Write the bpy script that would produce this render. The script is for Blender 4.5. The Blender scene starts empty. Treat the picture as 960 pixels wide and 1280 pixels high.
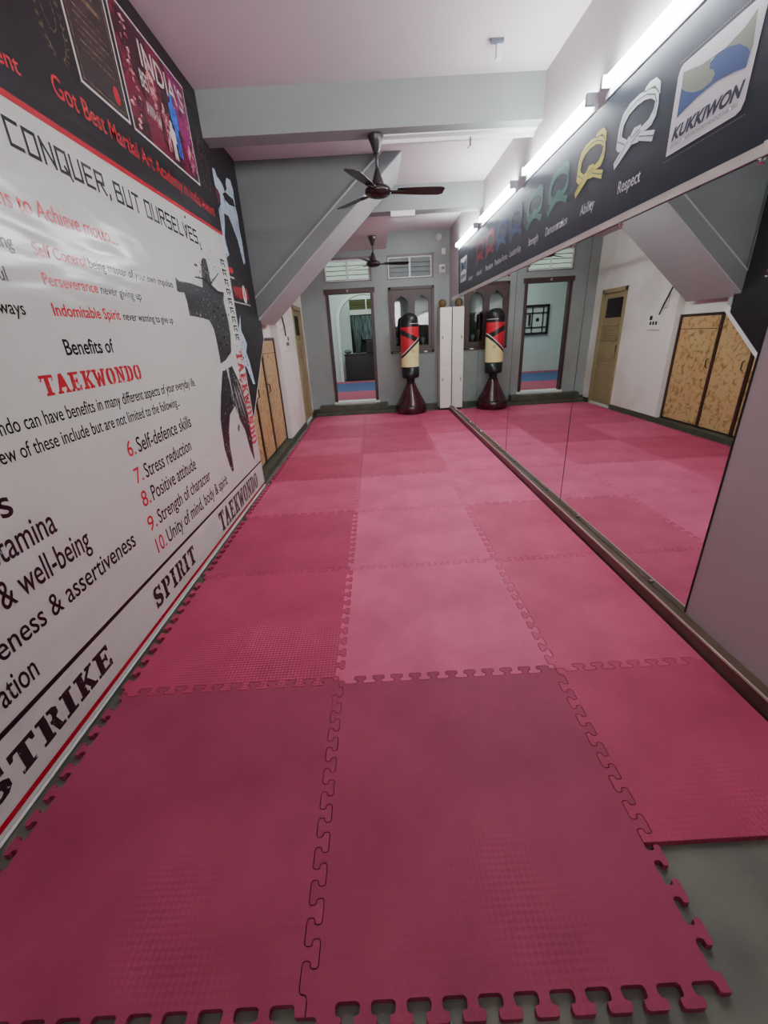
import bpy, bmesh, math, random
from mathutils import Vector, Matrix
random.seed(7)
C = bpy.context.scene.collection
PI = math.pi

# ---------------------------------------------------------------- materials
def srgb(r, g, b):
    f = lambda c: (c/255/12.92) if c/255 <= .04045 else ((c/255+.055)/1.055)**2.4
    return (f(r), f(g), f(b), 1)

def mat(name, col, rough=.6, var=.12, scale=6, bump=0, bscale=60, metal=0, spec=.5, col2=None,
        stretch=(1, 1, 1), emis=None, estr=0, lo=.35, hi=.65, coat=0):
    m = bpy.data.materials.new(name); m.use_nodes = True
    nt = m.node_tree; N = nt.nodes; L = nt.links
    p = N['Principled BSDF']
    p.inputs['Roughness'].default_value = rough
    p.inputs['Metallic'].default_value = metal
    p.inputs['Specular IOR Level'].default_value = spec
    p.inputs['Coat Weight'].default_value = coat
    tc = N.new('ShaderNodeTexCoord'); mp = N.new('ShaderNodeMapping')
    mp.inputs['Scale'].default_value = stretch
    L.new(tc.outputs['Object'], mp.inputs['Vector'])
    nz = N.new('ShaderNodeTexNoise'); nz.inputs['Scale'].default_value = scale; nz.inputs['Detail'].default_value = 5
    L.new(mp.outputs['Vector'], nz.inputs['Vector'])
    rp = N.new('ShaderNodeValToRGB')
    rp.color_ramp.elements[0].position = lo; rp.color_ramp.elements[1].position = hi
    c2 = col2 if col2 else tuple(c*(1-var) for c in col[:3])+(1,)
    rp.color_ramp.elements[0].color = c2; rp.color_ramp.elements[1].color = col
    L.new(nz.outputs['Fac'], rp.inputs['Fac']); L.new(rp.outputs['Color'], p.inputs['Base Color'])
    if bump:
        n2 = N.new('ShaderNodeTexNoise'); n2.inputs['Scale'].default_value = bscale; n2.inputs['Detail'].default_value = 3
        L.new(mp.outputs['Vector'], n2.inputs['Vector'])
        b = N.new('ShaderNodeBump'); b.inputs['Strength'].default_value = bump; b.inputs['Distance'].default_value = .01
        L.new(n2.outputs['Fac'], b.inputs['Height']); L.new(b.outputs['Normal'], p.inputs['Normal'])
    if emis:
        p.inputs['Emission Color'].default_value = emis; p.inputs['Emission Strength'].default_value = estr
    return m

M = {}
M['wall_lilac'] = mat('wall_lilac_paint', srgb(182, 175, 178), .75, .06, 1.5, .08, 40)
M['ceil'] = mat('ceiling_distemper', srgb(202, 192, 196), .85, .07, 1.2, .06, 30)
M['grey'] = mat('grey_wall_paint', srgb(146, 155, 151), .6, .14, 1.6, .08, 40)
M['beam'] = mat('beam_grey_paint', srgb(136, 141, 139), .65, .08, 2, .08, 40)
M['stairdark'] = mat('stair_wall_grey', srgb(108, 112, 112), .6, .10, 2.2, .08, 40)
M['slab'] = mat('stair_soffit_paint', srgb(158, 160, 158), .65, .05, 2, .06, 40)
M['white_grub'] = mat('grubby_white_paint', srgb(226, 224, 216), .7, .1, 1.3, .08, 40, col2=srgb(196, 188, 170), lo=.25, hi=.55)
M['near_wall'] = mat('near_wall_paint', srgb(196, 184, 184), .8, .08, 2, .1, 60)
M['green_skirt'] = mat('green_skirting', srgb(78, 82, 66), .5, .3, 5, .05, 60)
M['brown_skirt'] = mat('brown_stone_skirting', srgb(104, 88, 74), .32, .25, 6, .04, 60)
M['skirt_top'] = mat('skirting_edge_highlight', srgb(205, 196, 182), .3, .2, 8)  # pale colour paints the highlight along the skirting nose
M['concrete'] = mat('bare_stone_floor', srgb(118, 122, 108), .55, .25, 3, .1, 30, col2=srgb(86, 90, 80))
M['dark_wood'] = mat('dark_wood', srgb(62, 34, 28), .4, .35, 4, .05, 80, stretch=(6, 6, 1))
M['frame_brown'] = mat('door_frame_brown', srgb(66, 40, 38), .45, .2, 4, stretch=(5, 5, 1))
M['lilac_frame'] = mat('vent_frame_grey', srgb(120, 112, 112), .5, .1, 4)
M['white_frame'] = mat('white_window_paint', srgb(222, 226, 220), .5, .08, 6)
M['olive'] = mat('olive_door_paint', srgb(158, 144, 104), .5, .2, 4, .05, 50, stretch=(1, 1, 2))
M['olive_dark'] = mat('dark_olive_paint', srgb(84, 74, 52), .6, .2, 6)  # plain dark olive for the louvre clips
M['black'] = mat('black_paint', srgb(28, 26, 28), .45, .2, 6)
M['darkvoid'] = mat('dark_interior', srgb(30, 28, 30), .8, .3, 5)
M['fan'] = mat('fan_brown_metal', srgb(62, 56, 54), .35, .2, 8, metal=.4)
M['fan_hub'] = mat('fan_motor_enamel', srgb(58, 50, 46), .25, .2, 8, metal=.5)
M['chrome'] = mat('chrome_clip', srgb(200, 200, 200), .18, .1, 8, metal=1)
M['steel'] = mat('batten_white_metal', srgb(205, 212, 220), .4, .05, 8)
M['conduit'] = mat('white_conduit', srgb(225, 222, 224), .4, .06, 8)
M['plastic_white'] = mat('white_plastic', srgb(226, 224, 222), .35, .05, 8)
M['plastic_dark'] = mat('dark_lens_plastic', srgb(24, 24, 28), .2, .1, 8)
M['locker'] = mat('white_locker_laminate', srgb(236, 236, 226), .4, .06, 3)
M['ball'] = mat('brown_leather', srgb(120, 92, 52), .5, .35, 20)
M['bag_black'] = mat('bag_black_vinyl', srgb(28, 28, 32), .35, .2, 10)
M['bag_red'] = mat('bag_red_vinyl', srgb(205, 30, 52), .35, .1, 10)
M['bag_cream'] = mat('bag_cream_vinyl', srgb(238, 230, 160), .4, .06, 10)
M['bag_white'] = mat('bag_white_line', srgb(235, 225, 225), .4, .04, 10)
M['bag_base'] = mat('bag_maroon_plastic', srgb(66, 20, 32), .22, .3, 4, spec=.6)
M['cable'] = mat('black_cable', srgb(20, 20, 20), .5, .1, 8)
M['curtain'] = mat('teal_grey_curtain', srgb(120, 140, 136), .8, .5, 9, .3, 20, stretch=(3, 3, .4), col2=srgb(48, 62, 62))
M['blue_mat'] = mat('blue_foam', srgb(60, 80, 124), .7, .08, 5)
M['pink_far'] = mat('pink_foam_far_room', srgb(166, 62, 90), .7, .08, 5)
M['far_white'] = mat('far_room_white_paint', srgb(200, 212, 208), .8, .08, 1.5)
M['far_dark'] = mat('dark_lacquered_chest', srgb(34, 26, 30), .35, .3, 3)
M['glass_green'] = mat('frosted_green_glass_glow', srgb(190, 206, 196), .25, .1, 4, emis=srgb(190, 215, 200), estr=.22)  # weak emission stands in for light from the room behind
M['glass_grey'] = mat('grey_louvre_glass', srgb(142, 152, 152), .2, .12, 5)
M['glass_olive'] = mat('olive_louvre_glass', srgb(128, 128, 80), .3, .2, 9)
M['panelglass'] = mat('cabinet_door_glass', srgb(112, 120, 122), .12, .35, 3, spec=.7, lo=.45, hi=.6)

# mirror
m = bpy.data.materials.new('mirror_silvering'); m.use_nodes = True
p_ = m.node_tree.nodes['Principled BSDF']
p_.inputs['Metallic'].default_value = 1; p_.inputs['Roughness'].default_value = .012
p_.inputs['Base Color'].default_value = (.80, .84, .82, 1)
M['mirror'] = m
# tube
m = bpy.data.materials.new('glowing_tube'); m.use_nodes = True
p_ = m.node_tree.nodes['Principled BSDF']
p_.inputs['Base Color'].default_value = (1, 1, 1, 1)
p_.inputs['Emission Color'].default_value = (.90, .96, 1, 1)
TUBE = p_.inputs['Emission Strength']; TUBE.default_value = 60
M['tube'] = m

def vinyl(name, col, rough=.24, distress=None):
    """glossy printed vinyl with long soft waves; distress = colour showing through worn print"""
    m = mat(name, col, rough, .02, 4, spec=.5)
    nt = m.node_tree; N = nt.nodes; L = nt.links; p = N['Principled BSDF']
    tc = N.new('ShaderNodeTexCoord'); mp = N.new('ShaderNodeMapping'); mp.inputs['Scale'].default_value = (1, .55, 2.2)
    L.new(tc.outputs['Object'], mp.inputs['Vector'])
    nz = N.new('ShaderNodeTexNoise'); nz.inputs['Scale'].default_value = 2.4; nz.inputs['Detail'].default_value = 2
    L.new(mp.outputs['Vector'], nz.inputs['Vector'])
    b = N.new('ShaderNodeBump'); b.inputs['Strength'].default_value = .5; b.inputs['Distance'].default_value = .03
    L.new(nz.outputs['Fac'], b.inputs['Height']); L.new(b.outputs['Normal'], p.inputs['Normal'])
    if distress:
        n2 = N.new('ShaderNodeTexNoise'); n2.inputs['Scale'].default_value = distress[1]; n2.inputs['Detail'].default_value = 6
        n2.inputs['Roughness'].default_value = .7
        L.new(tc.outputs['Object'], n2.inputs['Vector'])
        r = N.new('ShaderNodeValToRGB'); r.color_ramp.interpolation = 'CONSTANT'
        r.color_ramp.elements[0].color = distress[0]; r.color_ramp.elements[1].color = col
        r.color_ramp.elements[1].position = distress[2]
        L.new(n2.outputs['Fac'], r.inputs['Fac']); L.new(r.outputs['Color'], p.inputs['Base Color'])
    return m
VW = srgb(208, 213, 205)
M['v_white'] = vinyl('banner_white_vinyl', VW, .17)
M['v_black'] = vinyl('banner_black_vinyl', srgb(38, 35, 38), .38)
M['v_black'].node_tree.nodes['Principled BSDF'].inputs['Specular IOR Level'].default_value = .22
M['v_ink'] = vinyl('banner_black_ink', srgb(24, 20, 24))
M['v_red'] = vinyl('banner_red_ink', srgb(186, 30, 48))
M['v_redtext'] = vinyl('banner_red_lettering', srgb(204, 46, 56))
M['v_stamp'] = vinyl('worn_black_stamp_ink', srgb(30, 22, 26), .3, (VW, 38, .37))
M['v_stampred'] = vinyl('worn_red_stamp_ink', srgb(190, 28, 44), .3, (VW, 38, .38))
M['v_fighter'] = vinyl('speckled_black_ink', srgb(34, 32, 36), .3, (VW, 34, .37))
M['v_kick'] = vinyl('pale_blue_uniform_print', srgb(188, 206, 220), .3, (srgb(110, 140, 170), 16, .42))
M['v_maroon'] = vinyl('poster_maroon_print', srgb(112, 18, 48), .3, (srgb(52, 14, 26), 5, .5))
M['v_cert'] = vinyl('certificate_dark_print', srgb(52, 44, 44))
M['v_frame'] = vinyl('printed_white_border', srgb(214, 204, 200))
M['v_gold'] = vinyl('printed_gold', srgb(128, 104, 70), .3, (srgb(70, 56, 44), 40, .5))
M['v_skin'] = vinyl('printed_figure_tones', srgb(214, 150, 150), .3, (srgb(120, 30, 60), 30, .5))
M['v_blue'] = vinyl('printed_blue_jacket', srgb(40, 96, 200), .3, (srgb(30, 50, 120), 30, .42))
M['v_magenta'] = vinyl('printed_magenta_glow', srgb(140, 20, 96), .3, (srgb(90, 14, 60), 12, .45))
M['v_grey'] = vinyl('printed_grey_line', srgb(104, 100, 96))
M['k_black'] = mat('belt_banner_black_vinyl', srgb(42, 46, 58), .34, .1, 3, .03, 9)
M['k_panel'] = mat('logo_panel_white', srgb(214, 214, 218), .35, .04, 4)
M['k_blue'] = mat('logo_blue', srgb(66, 88, 138), .35, .06, 4)
M['k_olive'] = mat('logo_olive', srgb(136, 142, 128), .35, .06, 4)
M['k_navy'] = mat('logo_navy_lettering', srgb(52, 56, 78), .35, .05, 4)
M['k_line'] = mat('logo_grey_lettering', srgb(130, 132, 138), .35, .05, 4)
M['k_text'] = mat('belt_banner_lettering', srgb(205, 208, 214), .35, .04, 4)
M['k_crease'] = mat('belt_crease_grey', srgb(92, 100, 110), .4, .04, 4)
BELT = dict(white=srgb(228, 232, 235), yellow=srgb(222, 218, 96), green=srgb(66, 120, 108), blue=srgb(60, 84, 134), red=srgb(150, 50, 64), black=srgb(20, 20, 24))
for k, v in BELT.items(): M['b_'+k] = mat('belt_print_'+k, v, .35, .08, 6)

m = bpy.data.materials.new('clear_window_glass'); m.use_nodes = True; nt_ = m.node_tree
nt_.nodes.remove(nt_.nodes['Principled BSDF']); tr_ = nt_.nodes.new('ShaderNodeBsdfTransparent'); gl_ = nt_.nodes.new('ShaderNodeBsdfGlossy'); mx_ = nt_.nodes.new('ShaderNodeMixShader')
tr_.inputs['Color'].default_value = (.8, .84, .84, 1); gl_.inputs['Roughness'].default_value = .03; mx_.inputs['Fac'].default_value = .04
nt_.links.new(tr_.outputs[0], mx_.inputs[1]); nt_.links.new(gl_.outputs[0], mx_.inputs[2]); nt_.links.new(mx_.outputs[0], nt_.nodes['Material Output'].inputs['Surface'])
M['clearglass'] = m
# cupboard laminate
def laminate():
    m = mat('tan_flowered_laminate', srgb(196, 158, 96), .35, .1, 5)
    nt = m.node_tree; N = nt.nodes; L = nt.links; p = N['Principled BSDF']
    tc = N.new('ShaderNodeTexCoord')
    n1 = N.new('ShaderNodeTexNoise'); n1.inputs['Scale'].default_value = 15; n1.inputs['Detail'].default_value = 4; n1.inputs['Distortion'].default_value = .7
    L.new(tc.outputs['Object'], n1.inputs['Vector'])
    r1 = N.new('ShaderNodeValToRGB'); e = r1.color_ramp.elements
    e[0].position = .34; e[0].color = srgb(138, 108, 60); e[1].position = .50; e[1].color = srgb(190, 162, 112)
    x = e.new(.42); x.color = srgb(166, 136, 84)
    L.new(n1.outputs['Fac'], r1.inputs['Fac'])
    n2 = N.new('ShaderNodeTexNoise'); n2.inputs['Scale'].default_value = 2; n2.inputs['Detail'].default_value = 2
    L.new(tc.outputs['Object'], n2.inputs['Vector'])
    mx = N.new('ShaderNodeMix'); mx.data_type = 'RGBA'; mx.inputs['B'].default_value = srgb(188, 128, 92)
    mr = N.new('ShaderNodeMapRange'); mr.inputs['From Min'].default_value = .5; mr.inputs['From Max'].default_value = .8; mr.inputs['To Max'].default_value = .5
    L.new(n2.outputs['Fac'], mr.inputs['Value']); L.new(mr.outputs['Result'], mx.inputs['Factor'])
    L.new(r1.outputs['Color'], mx.inputs['A']); L.new(mx.outputs['Result'], p.inputs['Base Color'])
    return m
M['laminate'] = laminate()

# foam mat with embossed diamond weave, worn smooth in patches
def foam(name, col, tread):
    m = bpy.data.materials.new(name); m.use_nodes = True
    nt = m.node_tree; N = nt.nodes; L = nt.links; p = N['Principled BSDF']
    p.inputs['Roughness'].default_value = .62; p.inputs['Specular IOR Level'].default_value = .35
    tc = N.new('ShaderNodeTexCoord')
    nz = N.new('ShaderNodeTexNoise'); nz.inputs['Scale'].default_value = 2.2; nz.inputs['Detail'].default_value = 6; nz.inputs['Roughness'].default_value = .6
    L.new(tc.outputs['Object'], nz.inputs['Vector'])
    rp = N.new('ShaderNodeValToRGB'); e = rp.color_ramp.elements
    e[0].position = .3; e[0].color = tuple(c*.80 for c in col[:3])+(1,)
    e[1].position = .68; e[1].color = tuple(min(1, c*1.10+.012) for c in col[:3])+(1,)
    L.new(nz.outputs['Fac'], rp.inputs['Fac'])
    sx = N.new('ShaderNodeSeparateXYZ'); L.new(tc.outputs['Object'], sx.inputs['Vector'])
    def mth(op, a, b=None):
        n = N.new('ShaderNodeMath'); n.operation = op
        for i, v in enumerate((a, b)):
            if v is None: continue
            if isinstance(v, (int, float)): n.inputs[i].default_value = v
            else: L.new(v, n.inputs[i])
        return n.outputs[0]
    K = 2*PI/.023
    s = mth('SINE', mth('MULTIPLY', mth('ADD', sx.outputs['X'], sx.outputs['Y']), K*.707))
    t = mth('SINE', mth('MULTIPLY', mth('SUBTRACT', sx.outputs['X'], sx.outputs['Y']), K*.707))
    w = mth('MULTIPLY', s, t)
    n3 = N.new('ShaderNodeTexNoise'); n3.inputs['Scale'].default_value = 1.3; n3.inputs['Detail'].default_value = 2
    L.new(tc.outputs['Object'], n3.inputs['Vector'])
    mk = N.new('ShaderNodeMapRange'); mk.inputs['From Min'].default_value = .64-.16*tread; mk.inputs['From Max'].default_value = .82-.16*tread
    L.new(n3.outputs['Fac'], mk.inputs['Value'])
    mask = mth('ADD', mth('MULTIPLY', mk.outputs['Result'], .75), .03+.07*tread)
    h = mth('MULTIPLY', w, mask)
    b = N.new('ShaderNodeBump'); b.inputs['Strength'].default_value = .55; b.inputs['Distance'].default_value = .004
    L.new(h, b.inputs['Height'])
    n4 = N.new('ShaderNodeTexNoise'); n4.inputs['Scale'].default_value = 260
    L.new(tc.outputs['Object'], n4.inputs['Vector'])
    b2 = N.new('ShaderNodeBump'); b2.inputs['Strength'].default_value = .12; b2.inputs['Distance'].default_value = .003
    L.new(n4.outputs['Fac'], b2.inputs['Height']); L.new(b.outputs['Normal'], b2.inputs['Normal'])
    L.new(b2.outputs['Normal'], p.inputs['Normal'])
    mx = N.new('ShaderNodeMix'); mx.data_type = 'RGBA'; mx.blend_type = 'MULTIPLY'
    mx.inputs['B'].default_value = (.62, .58, .6, 1)
    fac = mth('MULTIPLY', mth('MAXIMUM', h, 0), .75)
    L.new(fac, mx.inputs['Factor']); L.new(rp.outputs['Color'], mx.inputs['A']); L.new(mx.outputs['Result'], p.inputs['Base Color'])
    return m
PK = [foam('foam_faded_pink', srgb(210, 92, 130), .12), foam('foam_rose', srgb(197, 78, 112), .45),
      foam('foam_deep_pink', srgb(184, 62, 96), 1.0), foam('foam_crimson_pink', srgb(178, 60, 94), .7), foam('foam_rose_near_shade', srgb(156, 54, 86), .25)]  # last foam is darkened to paint the light falloff on the nearest row

# ---------------------------------------------------------------- mesh helpers
def obj(name, bm, m, parent=None, smooth=False):
    me = bpy.data.meshes.new(name); bm.normal_update(); bm.to_mesh(me); bm.free()
    ms = m if isinstance(m, (list, tuple)) else [m]
    for k in ms: me.materials.append(M[k] if isinstance(k, str) else k)
    if smooth: me.shade_smooth()
    o = bpy.data.objects.new(name, me); C.objects.link(o)
    if parent: o.parent = parent
    return o
def tag(o, label, cat, group=None):
    o['label'] = label; o['category'] = cat
    if group: o['group'] = group
    return o
def thing(name, label, cat, loc=(0, 0, 0), group=None, rz=0):
    o = bpy.data.objects.new(name, None); C.objects.link(o); o.location = loc; o.rotation_euler = (0, 0, rz)
    o.empty_display_size = .1
    return tag(o, label, cat, group)
def struct(name, bm, m, label=None):
    o = obj(name, bm, m); o['kind'] = 'structure'
    if label: o['label'] = label
    return o
def B(): return bmesh.new()
def box(bm, x0, x1, y0, y1, z0, z1, bev=0, mi=0):
    if x0 > x1: x0, x1 = x1, x0
    if y0 > y1: y0, y1 = y1, y0
    if z0 > z1: z0, z1 = z1, z0
    r = bmesh.ops.create_cube(bm, size=1)
    vs = r['verts']
    for v in vs:
        v.co = Vector(((x0+x1)/2+v.co.x*(x1-x0), (y0+y1)/2+v.co.y*(y1-y0), (z0+z1)/2+v.co.z*(z1-z0)))
    fs = {f for v in vs for f in v.link_faces}
    for f in fs: f.material_index = mi
    if bev:
        es = {e for v in vs for e in v.link_edges}
        bmesh.ops.bevel(bm, geom=list(es), offset=bev, segments=2, affect='EDGES', profile=.7)
    return bm
def prism(bm, pts, axis, a, b, mi=0):
    """extrude 2D polygon pts along axis ('x': pts=(y,z), 'y': pts=(x,z), 'z': pts=(x,y)) from a to b"""
    def P(u, v, t): return (t, u, v) if axis == 'x' else (u, t, v) if axis == 'y' else (u, v, t)
    A = [bm.verts.new(P(u, v, a)) for u, v in pts]; Bv = [bm.verts.new(P(u, v, b)) for u, v in pts]
    n = len(pts)
    fs = [bm.faces.new(A), bm.faces.new(Bv[::-1])]
    for i in range(n): fs.append(bm.faces.new([A[i], Bv[i], Bv[(i+1) % n], A[(i+1) % n]]))
    for f in fs: f.material_index = mi
    bmesh.ops.recalc_face_normals(bm, faces=fs)
    big = [f for f in fs[:2] if len(f.verts) > 4]
    if big: bmesh.ops.triangulate(bm, faces=big, ngon_method='EAR_CLIP')
    return bm
def lathe(bm, prof, c=(0, 0, 0), n=32, mi=0, axis='z'):
    rings = []
    for r, z in prof:
        ring = []
        for k in range(n):
            a = 2*PI*k/n; p = (r*math.cos(a), r*math.sin(a), z)
            if axis == 'x': p = (p[2], p[0], p[1])
            if axis == 'y': p = (p[0], p[2], p[1])
            ring.append(bm.verts.new((c[0]+p[0], c[1]+p[1], c[2]+p[2])))
        rings.append(ring)
    fs = []
    for i in range(len(rings)-1):
        for k in range(n):
            fs.append(bm.faces.new([rings[i][k], rings[i][(k+1) % n], rings[i+1][(k+1) % n], rings[i+1][k]]))
    fs.append(bm.faces.new(rings[0][::-1])); fs.append(bm.faces.new(rings[-1]))
    for f in fs: f.material_index = mi
    bmesh.ops.recalc_face_normals(bm, faces=fs)
    return bm
def tube(bm, pts, r, n=8):
    pts = [Vector(p) for p in pts]; rings = []
    for i, p in enumerate(pts):
        d = (pts[min(i+1, len(pts)-1)]-pts[max(i-1, 0)]).normalized()
        up = Vector((0, 0, 1)) if abs(d.z) < .9 else Vector((1, 0, 0))
        a = d.cross(up).normalized(); b = a.cross(d)
        rings.append([bm.verts.new(p+a*r*math.cos(2*PI*k/n)+b*r*math.sin(2*PI*k/n)) for k in range(n)])
    fs = []
    for i in range(len(rings)-1):
        for k in range(n): fs.append(bm.faces.new([rings[i][k], rings[i][(k+1) % n], rings[i+1][(k+1) % n], rings[i+1][k]]))
    fs += [bm.faces.new(rings[0][::-1]), bm.faces.new(rings[-1])]
    bmesh.ops.recalc_face_normals(bm, faces=fs)
    return bm
def sphere(bm, c, r, s=(1, 1, 1), u=20, v=12):
    q = bmesh.ops.create_uvsphere(bm, u_segments=u, v_segments=v, radius=r)
    for w in q['verts']: w.co = Vector((c[0]+w.co.x*s[0], c[1]+w.co.y*s[1], c[2]+w.co.z*s[2]))
    return bm
def holed(bm, axis, a, b, u0, u1, v0, v1, holes, mi=0):
    """slab between a..b on axis with rectangular holes in (u,v)"""
    us = sorted({u0, u1, *[h[0] for h in holes], *[h[1] for h in holes]}); vs = sorted({v0, v1, *[h[2] for h in holes], *[h[3] for h in holes]})
    us = [u for u in us if u0 <= u <= u1]; vs = [v for v in vs if v0 <= v <= v1]
    for i in range(len(us)-1):
        for j in range(len(vs)-1):
            cu, cv = (us[i]+us[i+1])/2, (vs[j]+vs[j+1])/2
            if any(h[0] < cu < h[1] and h[2] < cv < h[3] for h in holes): continue
            if axis == 'x': box(bm, a, b, us[i], us[i+1], vs[j], vs[j+1], mi=mi)
            else: box(bm, us[i], us[i+1], a, b, vs[j], vs[j+1], mi=mi)
    bmesh.ops.remove_doubles(bm, verts=bm.verts, dist=1e-5)
    # drop the inner faces where two cells meet
    seen = {}
    for f in list(bm.faces):
        k = tuple(sorted(v.index for v in f.verts)) if False else frozenset(f.verts)
        seen.setdefault(k, []).append(f)
    dead = [f for fs in seen.values() if len(fs) > 1 for f in fs]
    if dead: bmesh.ops.delete(bm, geom=dead, context='FACES')
    return bm

# ---------------------------------------------------------------- key dimensions
RW = 1.745      # right wall
LW = -1.10      # left wall
BK = 8.40       # back wall
Z1, Z2 = 3.34, 3.20   # ceiling of the front bay, of the rear bays
NEAR = -3.2

# ---------------------------------------------------------------- room shell
fl = B(); box(fl, -1.4, 2.0, NEAR-.2, 8.42, -.12, 0)
struct('floor', fl, 'concrete')
c = B(); box(c, -1.35, 2.0, NEAR-.2, 4.0, Z1, Z1+.12); box(c, -1.35, 2.0, 4.0, BK+.1, Z2, Z2+.14)
struct('ceiling', c, 'ceil')
w = B(); box(w, RW, RW+.15, NEAR, BK+.12, 0, Z1); struct('wall_right', w, 'wall_lilac')
w = B(); box(w, -1.3, 2.0, NEAR-.15, NEAR, 0, Z1); struct('wall_front', w, 'near_wall')
# left wall: grey part above the under-stair cupboard and behind the banners
SL = lambda y: 1.53+(y-5.06)*.82
w = B()
prism(w, [(NEAR, 0), (3.30, 0), (3.30, SL(3.30)), (5.06, 1.53), (5.06, 1.93), (4.99, 1.93), (4.99, Z1), (NEAR, Z1)], 'x', LW-.12, LW)
struct('wall_left', w, 'grey')
w = B()
box(w, LW-.24, LW-.11, 3.30, 6.0, 0, Z2)                 # recess back
holed(w, 'x', LW-.12, LW, 5.97, BK+.1, 0, Z2, [(7.29, 8.12, 0.04, 2.04)])
box(w, LW-.24, LW-.12, 5.97, BK+.1, 0, Z2)
struct('wall_left_rear', w, 'white_grub')
# back wall with doorway, two ventilators and shuttered window
DO = (-.62, .29, .22, 2.32); V1 = (-.61, .28, 2.44, 2.84); V2 = (.575, 1.445, 2.44, 2.84); W2 = (.58, 1.45, 1.13, 2.31)
w = B(); holed(w, 'y', BK, BK+.2, LW-.2, RW+.1, 0, Z2+.1, [DO, V1, V2, W2]); struct('wall_back', w, 'grey')

# beams
b = B(); box(b, LW-.02, RW+.01, 3.90, 4.10, 3.04, Z1+.02, .004); o = struct('trim_1', b, 'beam')
b = B(); box(b, LW-.02, RW+.01, 5.90, 6.12, 2.93, Z2+.02, .004); o = struct('trim_2', b, 'beam')
# lower soffit of the stair landing in the last bay
b = B(); box(b, LW-.02, .57, 6.12, BK+.02, 2.94, Z2+.02); struct('ceiling_landing', b, 'ceil')

# staircase: inclined flight crossing the bay from the left wall up to the ceiling
st = thing('staircase', 'sloping underside of a grey concrete stair flight rising from the left wall', 'staircase', (-1.08, 5.3, 1.7))
st['kind'] = 'structure'
def rel(o, t): o.matrix_parent_inverse = Matrix.Translation(-Vector(t.location)); return o
b = B(); prism(b, [(-1.10, 1.685), (.655, 3.205), (.455, 3.205), (-1.10, 1.915)], 'y', 4.86, 5.80)
rel(obj('stair_soffit', b, 'slab', st), st)
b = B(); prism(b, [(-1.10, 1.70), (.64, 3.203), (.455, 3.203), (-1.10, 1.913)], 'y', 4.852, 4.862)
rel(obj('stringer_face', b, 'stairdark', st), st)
b = B(); prism(b, [(-1.10, 1.912), (.455, 3.204), (.43, 3.204), (-1.10, 1.930)], 'y', 4.845, 4.90)  # lip in the lighter soffit paint, its lit edge put into the colour
rel(obj('stringer_lit_edge', b, 'slab', st), st)
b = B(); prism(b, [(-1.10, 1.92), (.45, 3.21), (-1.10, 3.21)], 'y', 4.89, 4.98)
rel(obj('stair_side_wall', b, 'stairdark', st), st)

# skirtings
b = B(); box(b, 1.700, RW+.01, NEAR, BK, 0, .088)
sk = struct('baseboard_right', b, 'brown_skirt')
b = B(); box(b, 1.699, RW+.01, NEAR, BK, .088, .102); struct('baseboard_right_top', b, 'brown_skirt')
b = B(); box(b, 1.693, 1.699, NEAR, BK, .092, .103, .001); struct('baseboard_right_edge', b, 'skirt_top')
b = B()
box(b, LW-.13, LW+.02, 3.0, 5.97, 0, .075, .003); box(b, LW-.01, LW+.02, 5.97, 7.29, 0, .085, .003)
box(b, LW-.01, LW+.02, NEAR, 3.0, 0, .085, .003); box(b, LW-.01, LW+.02, 8.12, BK, 0, .085, .003)
struct('baseboard_left', b, 'green_skirt')
b = B(); box(b, .46, 1.70, BK-.02, BK+.01, 0, .12, .003); box(b, LW, -.93, BK-.02, BK+.01, 0, .12, .003)
struct('baseboard_back', b, 'green_skirt')
# steps at the doorway
ds = thing('door_steps', 'two shallow dark green stone steps below the rear doorway', 'steps', (-.23, 8.2, 0)); ds['kind'] = 'structure'
b = B(); box(b, -1.0, .62, 8.10, BK+.01, 0, .085, .006); rel(obj('lower_step', b, 'green_skirt', ds), ds)
b = B(); box(b, -.93, .47, 8.20, BK+.01, .085, .205, .006); rel(obj('upper_step', b, 'green_skirt', ds), ds)

# doorway frame (door_1)
dd = thing('door_1', 'open doorway with brown frame and white sill into the rear room', 'doorway', (-.165, BK, .22)); dd['kind'] = 'structure'
b = B()
box(b, DO[0], DO[0]+.055, BK-.02, BK+.1, DO[2]+.03, DO[3], .004); box(b, DO[1]-.06, DO[1], BK-.02, BK+.1, DO[2]+.03, DO[3], .004)
box(b, DO[0]-.03, DO[1]+.03, BK-.03, BK+.1, DO[3]-.075, DO[3]+.012, .004)
rel(obj('door_frame', b, 'frame_brown', dd), dd)
b = B(); box(b, DO[0]-.02, DO[1]+.02, BK-.03, BK+.2, DO[2]-.02, DO[2]+.03, .004); rel(obj('door_sill', b, 'white_frame', dd), dd)
b = B(); lathe(b, [(.022, 0), (.024, .01), (.01, .016)], (-.2, BK-.03, DO[3]-.03), 16, axis='y')
for v in b.verts: v.co.y = 2*(BK-.03)-v.co.y
rel(obj('round_lock_plate', b, 'k_olive', dd), dd)

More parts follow.
